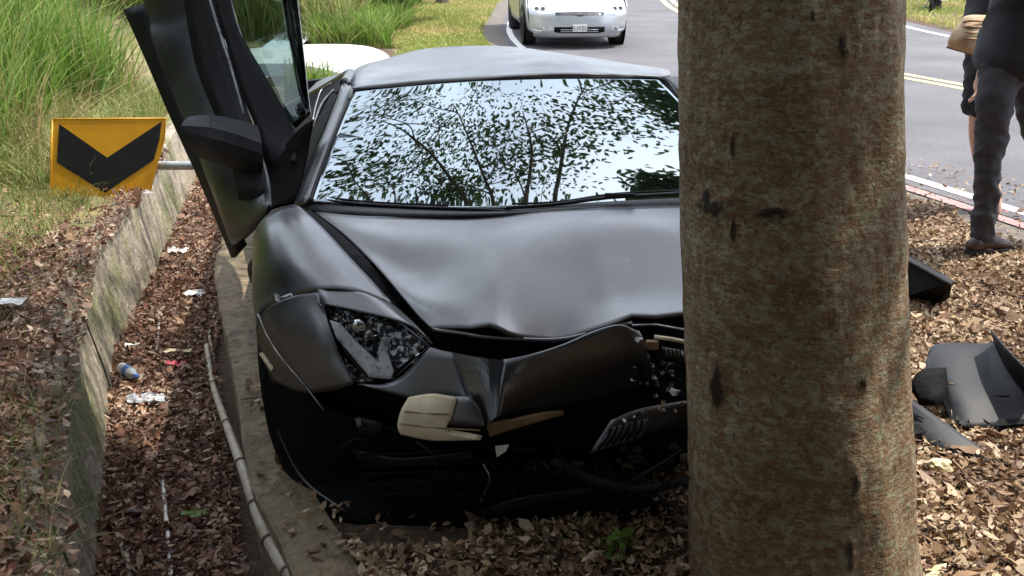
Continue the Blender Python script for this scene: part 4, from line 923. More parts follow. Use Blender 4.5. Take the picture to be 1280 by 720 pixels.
# wipers
def wiper(p, name='wiper', th=1.0):
    wb = tube(name, p, .0065 * th, M['plastic'], car, 8, k=4)
    return wb
wp = wiper([W(632, 260, 3.41), W(690, 256, 3.42), W(760, 247, 3.45), W(830, 243, 3.50), W(900, 238, 3.56)])
tube('wiper_blade', [W(640, 255, 3.42), W(700, 252, 3.44), W(770, 242, 3.475), W(850, 238, 3.545)], .004, M['rubber'], wp, 6, k=4)
box('wiper_joint', W(775, 244, 3.45), (.10, .014, .014), M['rubber'], wp, .003)
wp2 = wiper([W(393, 249, 3.62), W(450, 255, 3.54), W(520, 259, 3.47), W(600, 262, 3.42), W(655, 266, 3.40)], th=.9)
tube('wiper_blade', [W(400, 246, 3.62), W(470, 253, 3.53), W(560, 257, 3.46)], .004, M['rubber'], wp2, 6, k=4)
# gap liner under the hood edge and crushed engine-bay parts
patch('fender_liner', [[W(396, 268, 3.5), W(430, 296, 3.3), W(470, 338, 3.1), W(500, 384, 2.96), W(545, 428, 2.84)], [W(372, 258, 3.46), W(400, 282, 3.31), W(440, 328, 3.13), W(486, 380, 2.97), W(540, 434, 2.83)]], M['inner'], car, k=4, thick=.004)
ld = car.children[-1]
for v in ld.data.vertices: v.co.z -= .035; v.co.y += .03
patch('nose_cavity', [[W(530, 408, 2.90), W(620, 418, 2.88), W(700, 418, 2.88), W(800, 402, 2.90), (.62, 2.95, .6)], [W(540, 450, 2.86), W(620, 458, 2.82), W(700, 452, 2.84), W(810, 440, 2.86), (.62, 2.92, .5)], [W(540, 560, 2.86), W(620, 560, 2.82), W(700, 560, 2.82), W(830, 560, 2.84), (.62, 2.92, .3)]], M['inner'], car, k=4, thick=.02, dents=.02)
def jag(name, px, py, Y, s, m, n=6, th=.004):
    c = W(px, py, Y); a0 = random.uniform(0, 6.28)
    pts = [c + Vector((math.cos(a0 + i * 2 * math.pi / n) * s * random.uniform(.5, 1.2), random.uniform(-.01, .01), math.sin(a0 + i * 2 * math.pi / n) * s * random.uniform(.35, 1))) for i in range(n)]
    return plate(name, pts, m, car, th)
jag('white_bracket', 798, 424, 2.70, .010, M['paper'])
tube('metal_rail', [W(818, 421, 2.74), W(840, 424, 2.73), W(870, 430, 2.76)], .006, M['foam'], car, 8)
tube('metal_rail', [W(790, 407, 2.78), W(820, 406, 2.80), W(868, 414, 2.82)], .004, M['alu'], car, 8)
box('rusty_bracket', W(815, 431, 2.73), (.035, .02, .025), M['tan'], car, .004)
gr_ = [[W(828, 434, 2.74), W(862, 440, 2.76)], [W(832, 446, 2.74), W(862, 455, 2.76)]]
patch('radiator_core', gr_, M['alu'], car, k=2, thick=.01)
for k in range(7): tube('cooling_fin', [W(830 + k * 5, 434 + k * 1.0, 2.728), W(833 + k * 5, 447 + k * 1.4, 2.728)], .0018, M['inner'], car, 5)
random.seed(5)
for k in range(34):
    px, py = random.uniform(790, 862), random.uniform(452, 498)
    jag('broken_fragment', px, py, random.uniform(2.68, 2.76), random.uniform(.004, .016), random.choice([M['plastic'], M['plastic'], M['inner'], M['alu'], M['lampdark']]), 5)
jag('white_fragment', 843, 489, 2.66, .014, M['paper'])
# detached slatted air guide sticking out to the right of the nose
g0, g1, g2, g3 = W(764, 526, 2.60), W(868, 500, 2.72), W(866, 528, 2.70), W(738, 566, 2.56)
ag = patch('air_guide', [[g0, W(800, 512, 2.64), g1], [g3, W(800, 545, 2.62), g2]], M['paint'], car, k=4, thick=.008, dents=.006)
M['dullgrey'] = mat('dull_grey_plate', (.16, .165, .17), .5, noise=(22, (.07, .07, .07), .45, .7), bump=(40, .3))
patch('grey_plate', [[g3.lerp(g0, .82).lerp(g2.lerp(g1, .82), t) + Vector((0, -.014, 0)) for t in (.04, .25, .46)], [g3.lerp(g0, .12).lerp(g2.lerp(g1, .12), t) + Vector((0, -.014, 0)) for t in (.03, .25, .46)]], M['dullgrey'], ag, k=3, thick=.003)
for k in range(6):
    a = k / 6 * .42 + .03
    p = g3.lerp(g2, a) .lerp(g0.lerp(g1, a), .18) + Vector((0, -.018, 0)); q = g3.lerp(g2, a).lerp(g0.lerp(g1, a), .85) + Vector((0, -.018, .0))
    tube('guide_slot', [p, p.lerp(q, .5) + Vector((.006, 0, 0)), q], .0035, M['inner'], ag, 6)
for k in range(12):
    px = random.uniform(775, 862); jag('broken_fragment', px, 528 - (px - 740) * .2 + random.uniform(-8, 10), 2.60, random.uniform(.004, .010), random.choice([M['tan'], M['alu'], M['inner']]), 5)
for k in range(22):
    jag('broken_fragment', random.uniform(770, 862), random.uniform(560, 630), random.uniform(2.64, 2.8), random.uniform(.006, .03), random.choice([M['plastic'], M['inner'], M['plastic'], M['lampdark'], M['matte']]), 5)
tube('bent_tube', [W(782, 606, 2.64), W(820, 584, 2.63), W(858, 560, 2.66)], .006, M['plastic'], car, 8)
tube('hanging_hose', [W(690, 575, 2.76), W(740, 600, 2.74), W(800, 612, 2.74), W(858, 600, 2.80)], .014, M['rubber'], car, 10, k=4)

# raised scissor door
dr = patch('door', [
 [W(40, -260, 4.75), W(75, -260, 4.66), W(120, -260, 4.56), W(180, -260, 4.45)],
 [W(178, -10, 4.62), W(180, -10, 4.60), W(205, -10, 4.50), W(262, -10, 4.38)],
 [W(192, 45, 4.55), W(197, 50, 4.52), W(226, 50, 4.42), W(275, 45, 4.31)],
 [W(217, 112, 4.42), W(227, 120, 4.38), W(253, 115, 4.28), W(298, 112, 4.18)],
 [W(240, 165, 4.30), W(250, 175, 4.22), W(276, 172, 4.12), W(322, 175, 4.02)],
 [W(262, 225, 4.16), W(272, 235, 4.05), W(300, 232, 3.95), W(338, 228, 3.86)],
 [W(290, 300, 3.98), W(296, 305, 3.93), W(318, 285, 3.80), W(338, 258, 3.70)]], Pn, car, k=4, kr=5, thick=.02, smooth=True)
# sill return edge: flat strip on the far left of the door, its top corner in view
patch('door_sill_flange', [[W(156, 12, 4.70), W(186, 3, 4.60)], [W(180, 66, 4.60), W(205, 60, 4.53)], [W(216, 150, 4.42), W(242, 150, 4.36)], [W(252, 228, 4.22), W(276, 226, 4.12)], [W(292, 322, 3.98), W(306, 306, 3.90)]], M['plastic'], dr, k=2, kr=5, thick=.018)
patch('door_inner_panel', [[W(225, -40, 4.42), W(262, -30, 4.34)], [W(245, 80, 4.27), W(290, 80, 4.20)], [W(280, 170, 4.08), W(320, 170, 4.02)], [W(300, 250, 3.88), W(336, 245, 3.80)]], M['plastic'], dr, k=3, kr=5, thick=.012)
tube('belt_moulding', [W(255, -30, 4.35), W(270, 25, 4.28), W(288, 80, 4.19), W(308, 150, 4.08), W(330, 212, 3.93)], .009, M['chrome'] if False else M['alu'], dr, 8, k=4)
patch('window_frame', [[W(262, -20, 4.34), W(284, -20, 4.30)], [W(280, 40, 4.25), W(300, 40, 4.22)], [W(300, 110, 4.14), W(340, 110, 4.10)], [W(320, 160, 4.05), W(368, 165, 4.02)], [W(334, 215, 3.95), W(370, 205, 3.92)]], M['plastic'], dr, k=4, kr=5, thick=.015)
M['sideglass'] = (lambda: None)
mg = bpy.data.materials.new('door_glass'); mg.use_nodes = True; N = mg.node_tree.nodes; L = mg.node_tree.links
tb = N.new('ShaderNodeBsdfTransparent'); tb.inputs[0].default_value = (.42, .50, .48, 1)
gb = N.new('ShaderNodeBsdfGlossy'); gb.inputs['Roughness'].default_value = .03; fr = N.new('ShaderNodeFresnel'); fr.inputs[0].default_value = 1.55
ms = N.new('ShaderNodeMixShader'); L.new(fr.outputs[0], ms.inputs[0]); L.new(tb.outputs[0], ms.inputs[1]); L.new(gb.outputs[0], ms.inputs[2]); L.new(ms.outputs[0], N['Material Output'].inputs[0])
del M['sideglass']
patch('window_glass', [[W(272, -60, 4.34), W(365, -60, 4.20)], [W(290, 0, 4.27), W(372, 0, 4.15)], [W(312, 70, 4.17), W(380, 70, 4.08)], [W(345, 130, 4.08), W(386, 125, 4.03)], [W(370, 160, 4.02), W(388, 142, 4.0)]], mg, dr, k=4, kr=4, thick=.004)
tube('glass_edge', [W(365, -60, 4.20), W(372, 0, 4.15), W(380, 70, 4.08), W(386, 125, 4.03), W(389, 146, 4.0)], .0022, M['lampgrey'], dr, 6, k=3)
patch('hinge_cover', [[W(330, 215, 3.96), W(372, 165, 4.0), W(392, 150, 3.99)], [W(332, 240, 3.82), W(365, 215, 3.9), W(385, 190, 3.95)], [W(335, 262, 3.70), W(355, 256, 3.72), W(370, 252, 3.74)]], M['inner'], dr, k=4, thick=.01)
# mirror hanging from the raised door
mr = patch('door_mirror', [
 [W(236, 148, 4.02), W(262, 145, 3.97), W(300, 152, 3.93), W(322, 159, 3.92)],
 [W(228, 158, 3.97), W(262, 160, 3.89), W(300, 170, 3.86), W(327, 180, 3.87)],
 [W(232, 175, 3.97), W(262, 184, 3.88), W(300, 195, 3.86), W(329, 204, 3.87)],
 [W(246, 194, 4.02), W(270, 202, 3.96), W(300, 212, 3.94), W(327, 220, 3.93)]], M['matte'], dr, k=2, kr=2, thick=.012, smooth=False)
patch('mirror_back', [[W(232, 150, 4.02), W(262, 146, 3.98), W(322, 160, 3.94)], [W(234, 172, 4.12), W(270, 175, 4.10), W(322, 190, 4.02)], [W(246, 194, 4.02), W(285, 207, 3.96), W(327, 220, 3.94)]], M['plastic'], mr, k=4, thick=.006)
tube('mirror_arm', [W(318, 195, 3.96), W(334, 215, 3.93)], .016, M['plastic'], mr, 10)

# ------------------------------------------------------------------ broken parts on the leaves at the right
db = thing('broken_body_panel', tuple(G(1210, 500, 0)), 'large grey black bent body panel lying on leaves at the far right, upright flange', 'car part')
def D(px, py, z): return G(px, py, z)
patch('panel_face', [[D(1157, 452, .12), D(1170, 432, .15), D(1228, 430, .17), D(1243, 427, .19)], [D(1160, 478, .08), D(1185, 465, .12), D(1235, 462, .13), D(1262, 465, .15)], [D(1178, 505, .05), D(1200, 500, .08), D(1245, 495, .09), D(1290, 500, .10)], [D(1192, 534, .02), D(1215, 534, .03), D(1250, 533, .03), D(1300, 528, .05)]], M['matte'], db, k=5, kr=5, thick=.006, dents=.006)
patch('panel_flange', [[D(1243, 427, .19), D(1262, 465, .15), D(1290, 500, .10)], [D(1238, 412, .25), D(1262, 440, .24), D(1300, 478, .20)]], M['plastic'], db, k=4, kr=3, thick=.006)
for t in (.3, .62): tube('panel_rib', [D(1168 + 20 * t, 470 + 40 * t, .10 - .05 * t), D(1215, 462 + 50 * t, .12 - .06 * t), D(1262, 470 + 42 * t, .12 - .04 * t)], .0035, M['plastic'], db, 6, k=4)
for k in range(9):
    c_ = D(random.uniform(1190, 1280), random.uniform(530, 538), .03); plate('torn_tooth', [c_ + Vector((random.uniform(-.02, .02), random.uniform(-.02, .02), random.uniform(-.01, .015))) for _ in range(3)], M['matte'], db, .004)
plate('panel_dark_tab', [D(1244, 534, .04), D(1284, 531, .05), D(1284, 524, .05), D(1247, 526, .05)], M['inner'], db, .01)
patch('panel_bracket', [[D(1136, 482, .12), D(1152, 466, .15), D(1180, 462, .14)], [D(1150, 508, .06), D(1170, 505, .08), D(1184, 495, .08)]], M['inner'], db, k=4, thick=.02, dents=.02)
tube('orange_chip', [D(1185, 479, .125), D(1193, 481, .125)], .004, M['tan'], db, 6)
db2 = thing('broken_panel_strip', tuple(G(1170, 540, 0)), 'long torn dark plastic strip on leaves just right of the tree trunk', 'car part')
patch('strip_face', [[D(1100, 470, .12), D(1140, 500, .11), D(1190, 535, .07), D(1228, 562, .03)], [D(1100, 505, .07), D(1138, 530, .06), D(1182, 556, .04), D(1226, 571, .02)], [D(1100, 528, .03), D(1130, 545, .025), D(1170, 563, .02), D(1222, 574, .015)]], M['matte'], db2, k=5, kr=4, thick=.006, dents=.006, seed=8)
plate('torn_hole', [D(1132, 534, .07), D(1148, 530, .075), D(1158, 540, .06), D(1142, 544, .06)], M['inner'], db2, .004)
plate('torn_hole', [D(1130, 510, .09), D(1142, 516, .09), D(1156, 524, .085), D(1140, 519, .085)], M['inner'], db2, .004)
db3 = thing('broken_air_box', tuple(G(1160, 375, 0)), 'black open plastic air box lying on leaves right of the trunk below the man', 'car part')
e0, e1, e2, e3, e4 = D(1120, 316, .20), D(1190, 352, .20), D(1186, 372, .08), D(1170, 384, .02), D(1130, 372, .04)
plate('box_face', [e0, e1, e2, e3, e4], M['inner'], db3, .01)
patch('box_lip', [[D(1120, 315, .20), D(1155, 333, .205), D(1191, 351, .20)], [D(1120, 319, .20), D(1155, 338, .20), D(1189, 357, .195)]], M['shirt'], db3, k=3, thick=.01)
patch('box_side', [[e0 + Vector((.0, .12, 0)), e1 + Vector((.0, .12, 0))], [e4 + Vector((0, .14, -.02)), e3 + Vector((0, .1, 0))]], M['plastic'], db3, k=3, thick=.008)
plate('box_end', [e1, e2, e2 + Vector((0, .12, -.02)), e1 + Vector((0, .12, 0))], M['plastic'], db3, .006)
def rock(name, c, s, m, label, cat, seed):
    bm = bmesh.new(); bmesh.ops.create_icosphere(bm, subdivisions=3, radius=1)
    for v in bm.verts:
        n = 1 + .45 * nz2(v.co.x * 1.7 + seed, v.co.y * 1.7 + v.co.z, 1) + .2 * nz2(v.co.x * 5, v.co.z * 5 + seed, 1)
        v.co = Vector((v.co.x * s[0], v.co.y * s[1], v.co.z * s[2])) * n
    me = bpy.data.meshes.new(name); bm.to_mesh(me); bm.free(); me.materials.append(m); o = bpy.data.objects.new(name, me); COL.objects.link(o); o.location = c
    return setp(o, label, cat)
rock('foam_chunk', G(1175, 583, .04), (.040, .03, .026), M['wood'], 'pale cream broken foam chunk on leaves below the torn strip', 'debris', 3)
for i, (px, py, yw, lb) in enumerate([(1166, 716, .6, 'pale yellow large leaf at the bottom edge right of the trunk'), (1236, 716, 2.3, 'pale green large leaf at the bottom right of the photo')]):
    c = G(px, py, .035); a = Vector((math.cos(yw), math.sin(yw), .1)); b = Vector((-a.y, a.x, .1))
    o = patch('large_leaf', [[c - a * .06, c - a * .06 + b * .002], [c - a * .02 - b * .02, c - a * .02 + b * .02], [c + a * .02 - b * .018, c + a * .02 + b * .018], [c + a * .06, c + a * .06 + b * .002]], M['wood'], None, k=3, thick=.001); setp(o, lb, 'leaf')
# small green seedlings near the bottom edge
c = G(775, 700, 0); n = 22
sd_ = thing('seedling', tuple(c), 'small green seedling in the leaves below the car nose', 'plant')
crown_mesh('leaf_cluster', M['grassgreen'], [(c.x, c.y, .05, .06)], 26, .05, sd_, kind=None)
tube('stem', [c, c + Vector((0, 0, .06))], .002, M['bamboo'], sd_, 5)

# ------------------------------------------------------------------ white people carrier coming down the road
VP = G(724, 62, .02); VP.y += .02
van = thing('white_minivan', (VP.x, VP.y, 0), 'white minivan facing the camera on the road behind the wreck', 'car')
YAW = R(4)
def v_(x, y, z):
    c, s = math.cos(YAW), math.sin(YAW); x *= .87; return Vector((VP.x + x * c - y * s, VP.y + x * s + y * c, z + .02))
HWv = .82
prof = [(.04, .17, .86), (-.005, .28, .97), (.0, .42, .99), (.03, .52, 1.0), (.12, .62, 1.0), (.30, .71, 1.0), (.62, .80, .99), (1.0, .90, .98)]
XS = [-1, -.96, -.9, -.8, -.6, -.35, 0, .35, .6, .8, .9, .96, 1]
def vf(i, s):
    y, z, hw = prof[i]; c = .30 * abs(s) ** 4 * max(.15, 1 - i * .1)
    return v_(s * hw * HWv, y + c, z - (.02 * s * s) - (.05 if i >= 4 else 0) * abs(s) ** 6)
patch('front_body', [[vf(i, s) for s in XS] for i in range(len(prof))], M['white'], van, k=2, kr=4, thick=.01)
patch('windscreen', [[v_(s * .74, 1.0 + .12 * s * s, .92) for s in (-1, -.5, 0, .5, 1)], [v_(s * .66, 1.42 + .1 * s * s, 1.2) for s in (-1, -.5, 0, .5, 1)], [v_(s * .58, 1.85 + .08 * s * s, 1.47) for s in (-1, -.5, 0, .5, 1)]], M['wsglass'], van, k=4, thick=.006)
patch('roof', [[v_(s * .60, 1.83, 1.48 + .05 * (1 - s * s)) for s in (-1, -.5, 0, .5, 1)], [v_(s * .64, 2.8, 1.53 + .05 * (1 - s * s)) for s in (-1, -.5, 0, .5, 1)], [v_(s * .62, 4.1, 1.46 + .05 * (1 - s * s)) for s in (-1, -.5, 0, .5, 1)], [v_(s * .70, 4.5, 1.0) for s in (-1, -.5, 0, .5, 1)], [v_(s * .80, 4.55, .3) for s in (-1, -.5, 0, .5, 1)]], M['white'], van, k=3, thick=.01)
for s in (-1, 1):
    patch('side_panel', [[v_(s * .80, .30, .25), v_(s * .855, .9, .28), v_(s * .86, 2.2, .26), v_(s * .86, 3.6, .26), v_(s * .80, 4.5, .3)], [v_(s * .845, .34, .6), v_(s * .875, .9, .6), v_(s * .885, 2.2, .6), v_(s * .885, 3.6, .6), v_(s * .80, 4.52, .6)], [v_(s * .80, 1.02, .91), v_(s * .84, 1.3, .93), v_(s * .86, 2.2, .97), v_(s * .85, 3.6, 1.0), v_(s * .76, 4.5, 1.0)]], M['white'], van, k=4, thick=.01)
    patch('side_window', [[v_(s * .80, 1.1, .93), v_(s * .84, 1.8, .96), v_(s * .85, 2.8, .99), v_(s * .78, 4.3, 1.02)], [v_(s * .70, 1.5, 1.25), v_(s * .73, 2.0, 1.26), v_(s * .74, 2.8, 1.28), v_(s * .70, 4.2, 1.28)], [v_(s * .60, 1.85, 1.47), v_(s * .62, 2.2, 1.49), v_(s * .64, 2.8, 1.52), v_(s * .62, 4.05, 1.46)]], M['wsglass'], van, k=3, thick=.006)
    md = patch('door_mirror', [[v_(s * .92, 1.25, .98), v_(s * 1.06, 1.28, 1.0)], [v_(s * .91, 1.2, 1.06), v_(s * 1.07, 1.22, 1.07)], [v_(s * .93, 1.25, 1.13), v_(s * 1.05, 1.27, 1.13)]], M['white'], van, k=4, thick=.04)
    for y in (.86, 3.6):
        wh = lathe('wheel', [(.2, -.10), (.29, -.10), (.315, -.07), (.315, .07), (.29, .10), (.2, .10), (.19, 0), (.2, -.10)], v_(s * .77, y, .305), v_(1, 0, 0) - v_(0, 0, 0), M['tyre'], van, 32)
        lathe('rim', [(0, -.07), (.05, -.08), (.17, -.06), (.2, -.09), (.2, .09), (.17, .06), (.05, .08), (0, .07)], v_(s * .77, y, .305), v_(1, 0, 0) - v_(0, 0, 0), M['alu'], wh, 20)
        if y < 1:
            lathe('wheel_arch', [(.0, 0), (.37, 0), (.37, .012), (.0, .012)], v_(s * .872 - (.012 if s > 0 else 0), y, .33), v_(1, 0, 0) - v_(0, 0, 0), M['inner'], van, 32)
def vsurf(x, z):
    zz = [p[1] for p in prof]; i = np.interp(z, zz, range(len(prof))); y = float(np.interp(z, zz, [p[0] for p in prof])); s = x / HWv
    return y + .30 * abs(s) ** 4 * max(.15, 1 - i * .1)
def vp(x, z, d=.008): return v_(x, vsurf(x, z) - d, z)
def vpoly(name, pts, m, parent, th=.006, d=.010):
    # fan grid along x so the plate follows the curved nose
    return plate(name, [vp(x, z, d) for x, z in pts], m, parent, th)
def vstrip(name, xs, top, bot, m, parent, d=.010, th=.006):
    return patch(name, [[vp(x, top(x), d) for x in xs], [vp(x, bot(x), d) for x in xs]], m, parent, k=1, kr=1, thick=th)
xs = list(np.linspace(-.40, .40, 9))
gl_ = vstrip('grille', xs, lambda x: .515 - .01 * abs(x) * 2 + .01, lambda x: .475 - .012 * (1 - min(1, abs(x) / .06)) + .02 * abs(x), M['plastic'], van, .012)
for k in range(1, 3): vstrip('grille_bar', xs, lambda x, k=k: .515 - .014 * k, lambda x, k=k: .509 - .014 * k, M['alu'], gl_, .018, .004)
for k in range(-9, 10): vpoly('grille_bar', [(k * .04, .478), (k * .04 + .005, .478), (k * .04 + .005, .512), (k * .04, .512)], M['alu'], gl_, .003, .017)
tube('emblem', [vp(-.025, .50, .022), vp(0, .515, .024), vp(.025, .50, .022)], .004, M['chrome'], gl_, 8)
tube('emblem', [vp(0, .515, .022), vp(0, .47, .022)], .004, M['chrome'], gl_, 8)
xs = list(np.linspace(-.42, .42, 9))
li = vstrip('lower_grille', xs, lambda x: .315 + .01 * abs(x), lambda x: .23 + .22 * max(0, abs(x) - .34), M['inner'], van, .012)
for k in (1, 2): vstrip('grille_bar', xs[1:-1], lambda x, k=k: .312 - .028 * k, lambda x, k=k: .304 - .028 * k, M['lampgrey'], li, .018, .004)
plt = vpoly('licence_plate', [(-.12, .255), (.12, .255), (.12, .355), (-.12, .355)], M['paper'], van, .006, .045)
M['plateink'] = mat('plate_ink', (.05, .12, .10), .6)
fc = bpy.data.curves.new('plate_text', 'FONT'); fc.body = '2U7ZU'; fc.size = .085; fc.extrude = .001; fc.align_x = 'CENTER'
fo = bpy.data.objects.new('plate_text', fc); COL.objects.link(fo); fo.data.materials.append(M['plateink']); fo.parent = plt

dg = bpy.context.evaluated_depsgraph_get(); tm = bpy.data.meshes.new_from_object(fo.evaluated_get(dg)); bpy.data.objects.remove(fo)
fo = bpy.data.objects.new('plate_text', tm); COL.objects.link(fo); fo.parent = plt
fo.location = vp(0, .272, .052) - wloc(van); fo.rotation_euler = (R(90), 0, YAW)
for s in (-1, 1):
    HLp = [(.46, .50), (.60, .49), (.76, .53), (.80, .60), (.74, .665), (.60, .62), (.50, .56)]
    M.setdefault('vanlamp', mat('clear_headlight', (.70, .72, .74), .12, .3, coat=.6, noise=(18, (.82, .83, .85), .4, .6)))
    h_ = vpoly('headlight', [(s * a, b) for a, b in HLp], M['vanlamp'], van, .012, .012)
    for q in (.60, .70): lathe('lamp_bowl', [(0, 0), (.022, -.004), (.030, -.006), (.032, .0)], vp(s * q, .565, .02), (0, 1, 0), M['alu'], h_, 16)
    f_ = vpoly('fog_light_recess', [(s * .52, .285), (s * .56, .325), (s * .76, .315), (s * .80, .28), (s * .70, .255), (s * .56, .26)], M['lampgrey'], van, .006, .012)
    lathe('fog_lamp', [(0, 0), (.028, -.004), (.034, .0)], vp(s * .62, .285, .02), (0, 1, 0), M['chrome'], f_, 16)
mesh('underbody', [v_(-.78, .25, .2), v_(.78, .25, .2), v_(.8, 4.4, .2), v_(-.8, 4.4, .2), v_(-.78, .25, .5), v_(.78, .25, .5), v_(.8, 4.4, .8), v_(-.8, 4.4, .8)], [(0, 1, 2, 3), (4, 5, 6, 7), (0, 1, 5, 4), (1, 2, 6, 5), (2, 3, 7, 6), (3, 0, 4, 7)], M['inner'], van, False)
tube('panel_gap', [v_(-.884, 1.25, .3), v_(-.888, 1.25, .6), v_(-.85, 1.25, .90)], .004, M['inner'], van, 6)

# ------------------------------------------------------------------ parked scooter on the far verge
sc0 = G(1174, 16, .02)
scq = thing('parked_scooter', tuple(sc0), 'dark scooter parked on the grass across the road', 'scooter')
sx_, sy_ = sc0.x, sc0.y
lathe('wheel', [(.15, -.05), (.21, -.05), (.24, -.02), (.24, .02), (.21, .05), (.15, .05)], (sx_ - .12, sy_ + .1, .25), (.9, -.45, 0), M['tyre'], scq, 24)
lathe('wheel', [(.15, -.05), (.21, -.05), (.24, -.02), (.24, .02), (.21, .05), (.15, .05)], (sx_ + .42, sy_ + 1.2, .25), (.9, -.45, 0), M['tyre'], scq, 24)
patch('front_shield', [[(sx_ - .28, sy_ + .2, .95), (sx_ - .08, sy_ + .06, 1.0), (sx_ + .12, sy_ + .2, .95)], [(sx_ - .3, sy_ + .2, .6), (sx_ - .08, sy_ - .02, .62), (sx_ + .14, sy_ + .2, .6)], [(sx_ - .22, sy_ + .25, .28), (sx_ - .08, sy_ + .1, .3), (sx_ + .08, sy_ + .25, .28)]], M['plastic'], scq, k=4, thick=.03)
patch('mudguard', [[(sx_ - .2, sy_ - .12, .30), (sx_ - .04, sy_ - .12, .3)], [(sx_ - .22, sy_ + .0, .50), (sx_ - .02, sy_ + .0, .50)], [(sx_ - .2, sy_ + .25, .5), (sx_ - .0, sy_ + .25, .5)]], M['paint'], scq, k=4, thick=.02)
patch('footboard', [[(sx_ - .25, sy_ + .3, .3), (sx_ + .18, sy_ + .3, .3)], [(sx_ - .1, sy_ + .8, .28), (sx_ + .4, sy_ + .7, .28)]], M['plastic'], scq, k=3, thick=.06)
patch('rear_cowl', [[(sx_ - .05, sy_ + .75, .3), (sx_ + .12, sy_ + .7, .7), (sx_ + .35, sy_ + .65, .3)], [(sx_ + .15, sy_ + 1.2, .4), (sx_ + .35, sy_ + 1.2, .78), (sx_ + .62, sy_ + 1.1, .4)], [(sx_ + .42, sy_ + 1.6, .5), (sx_ + .5, sy_ + 1.6, .74), (sx_ + .7, sy_ + 1.5, .5)]], M['paint'], scq, k=4, thick=.03)
box('seat', (sx_ + .32, sy_ + 1.1, .82), (.28, .8, .12), M['rubber'], scq, .04)
tube('handlebar', [(sx_ - .42, sy_ + .35, 1.02), (sx_ - .1, sy_ + .25, 1.05), (sx_ + .24, sy_ + .2, 1.02)], .018, M['plastic'], scq, 10, k=4)
lathe('headlight', [(0, -.02), (.06, -.01), (.08, .02)], (sx_ - .08, sy_ + .06, .86), (0, 1, 0), M['chrome'], scq, 20)
plate('number_plate', [(sx_ - .06, sy_ - .15, .28), (sx_ + .10, sy_ - .15, .28), (sx_ + .10, sy_ - .13, .38), (sx_ - .06, sy_ - .13, .38)], M['paper'], scq, .006)
tube('stand', [(sx_ + .1, sy_ + .8, .3), (sx_ - .1, sy_ + .7, .02)], .014, M['alu'], scq, 8)

# ------------------------------------------------------------------ people
def skinmesh(name, joints, edges, radii, m, parent, sub=2, root=0):
    p = wloc(parent) if parent is not None else Vector((0, 0, 0))
    me = bpy.data.meshes.new(name); me.from_pydata([tuple(Vector(j) - p) for j in joints], edges, []); me.update()
    o = bpy.data.objects.new(name, me); COL.objects.link(o); o.parent = parent; me.materials.append(m)
    bm = bmesh.new(); bm.from_mesh(me); ly = bm.verts.layers.skin.verify()
    for v, r in zip(bm.verts, radii):
        v[ly].radius = (r, r) if not isinstance(r, tuple) else r
    bm.verts.ensure_lookup_table(); bm.verts[root][ly].use_root = True
    bm.to_mesh(me); bm.free()
    a = o.modifiers.new('skin', 'SKIN'); a.use_smooth_shade = True; b = o.modifiers.new('sub', 'SUBSURF'); b.levels = sub; b.render_levels = sub
    # bake to a plain mesh
    dg = bpy.context.evaluated_depsgraph_get(); ev = o.evaluated_get(dg); nm = bpy.data.meshes.new_from_object(ev, depsgraph=dg)
    o.modifiers.clear(); o.data = nm; nm.shade_smooth()
    if not nm.materials: nm.materials.append(m)
    nm.materials[0] = m
    return o
def wrinkle(o, amp, sc_=9, seed=0):
    from mathutils import noise
    me = o.data; nv = len(me.vertices); co = np.zeros(nv * 3, dtype=np.float32); me.vertices.foreach_get('co', co); no = np.zeros_like(co); me.vertices.foreach_get('normal', no)
    c3 = co.reshape(-1, 3); a = np.array([noise.noise(Vector((q[0] * sc_ + seed, q[1] * sc_, q[2] * sc_ * 1.8))) for q in c3], dtype=np.float32)
    me.vertices.foreach_set('co', co + no * np.repeat(a * amp, 3)); me.update()
def folds(o, amp, seed=0, f=1.0):
    # sharp diagonal creases in cloth: ridged noise stretched along a slant
    me = o.data; nv = len(me.vertices); co = np.zeros(nv * 3, dtype=np.float32); me.vertices.foreach_get('co', co); no = np.zeros_like(co); me.vertices.foreach_get('normal', no)
    a = np.array([max(0, 1 - abs(noise.noise(Vector(((q[0] + q[1]) * 5 * f + q[2] * 7 * f + seed, (q[0] - q[1]) * 3 * f - q[2] * 5 * f, seed + q[1] * 4)))) * 5) for q in co.reshape(-1, 3)], dtype=np.float32)
    me.vertices.foreach_set('co', co + no * np.repeat(a * amp, 3)); me.update()
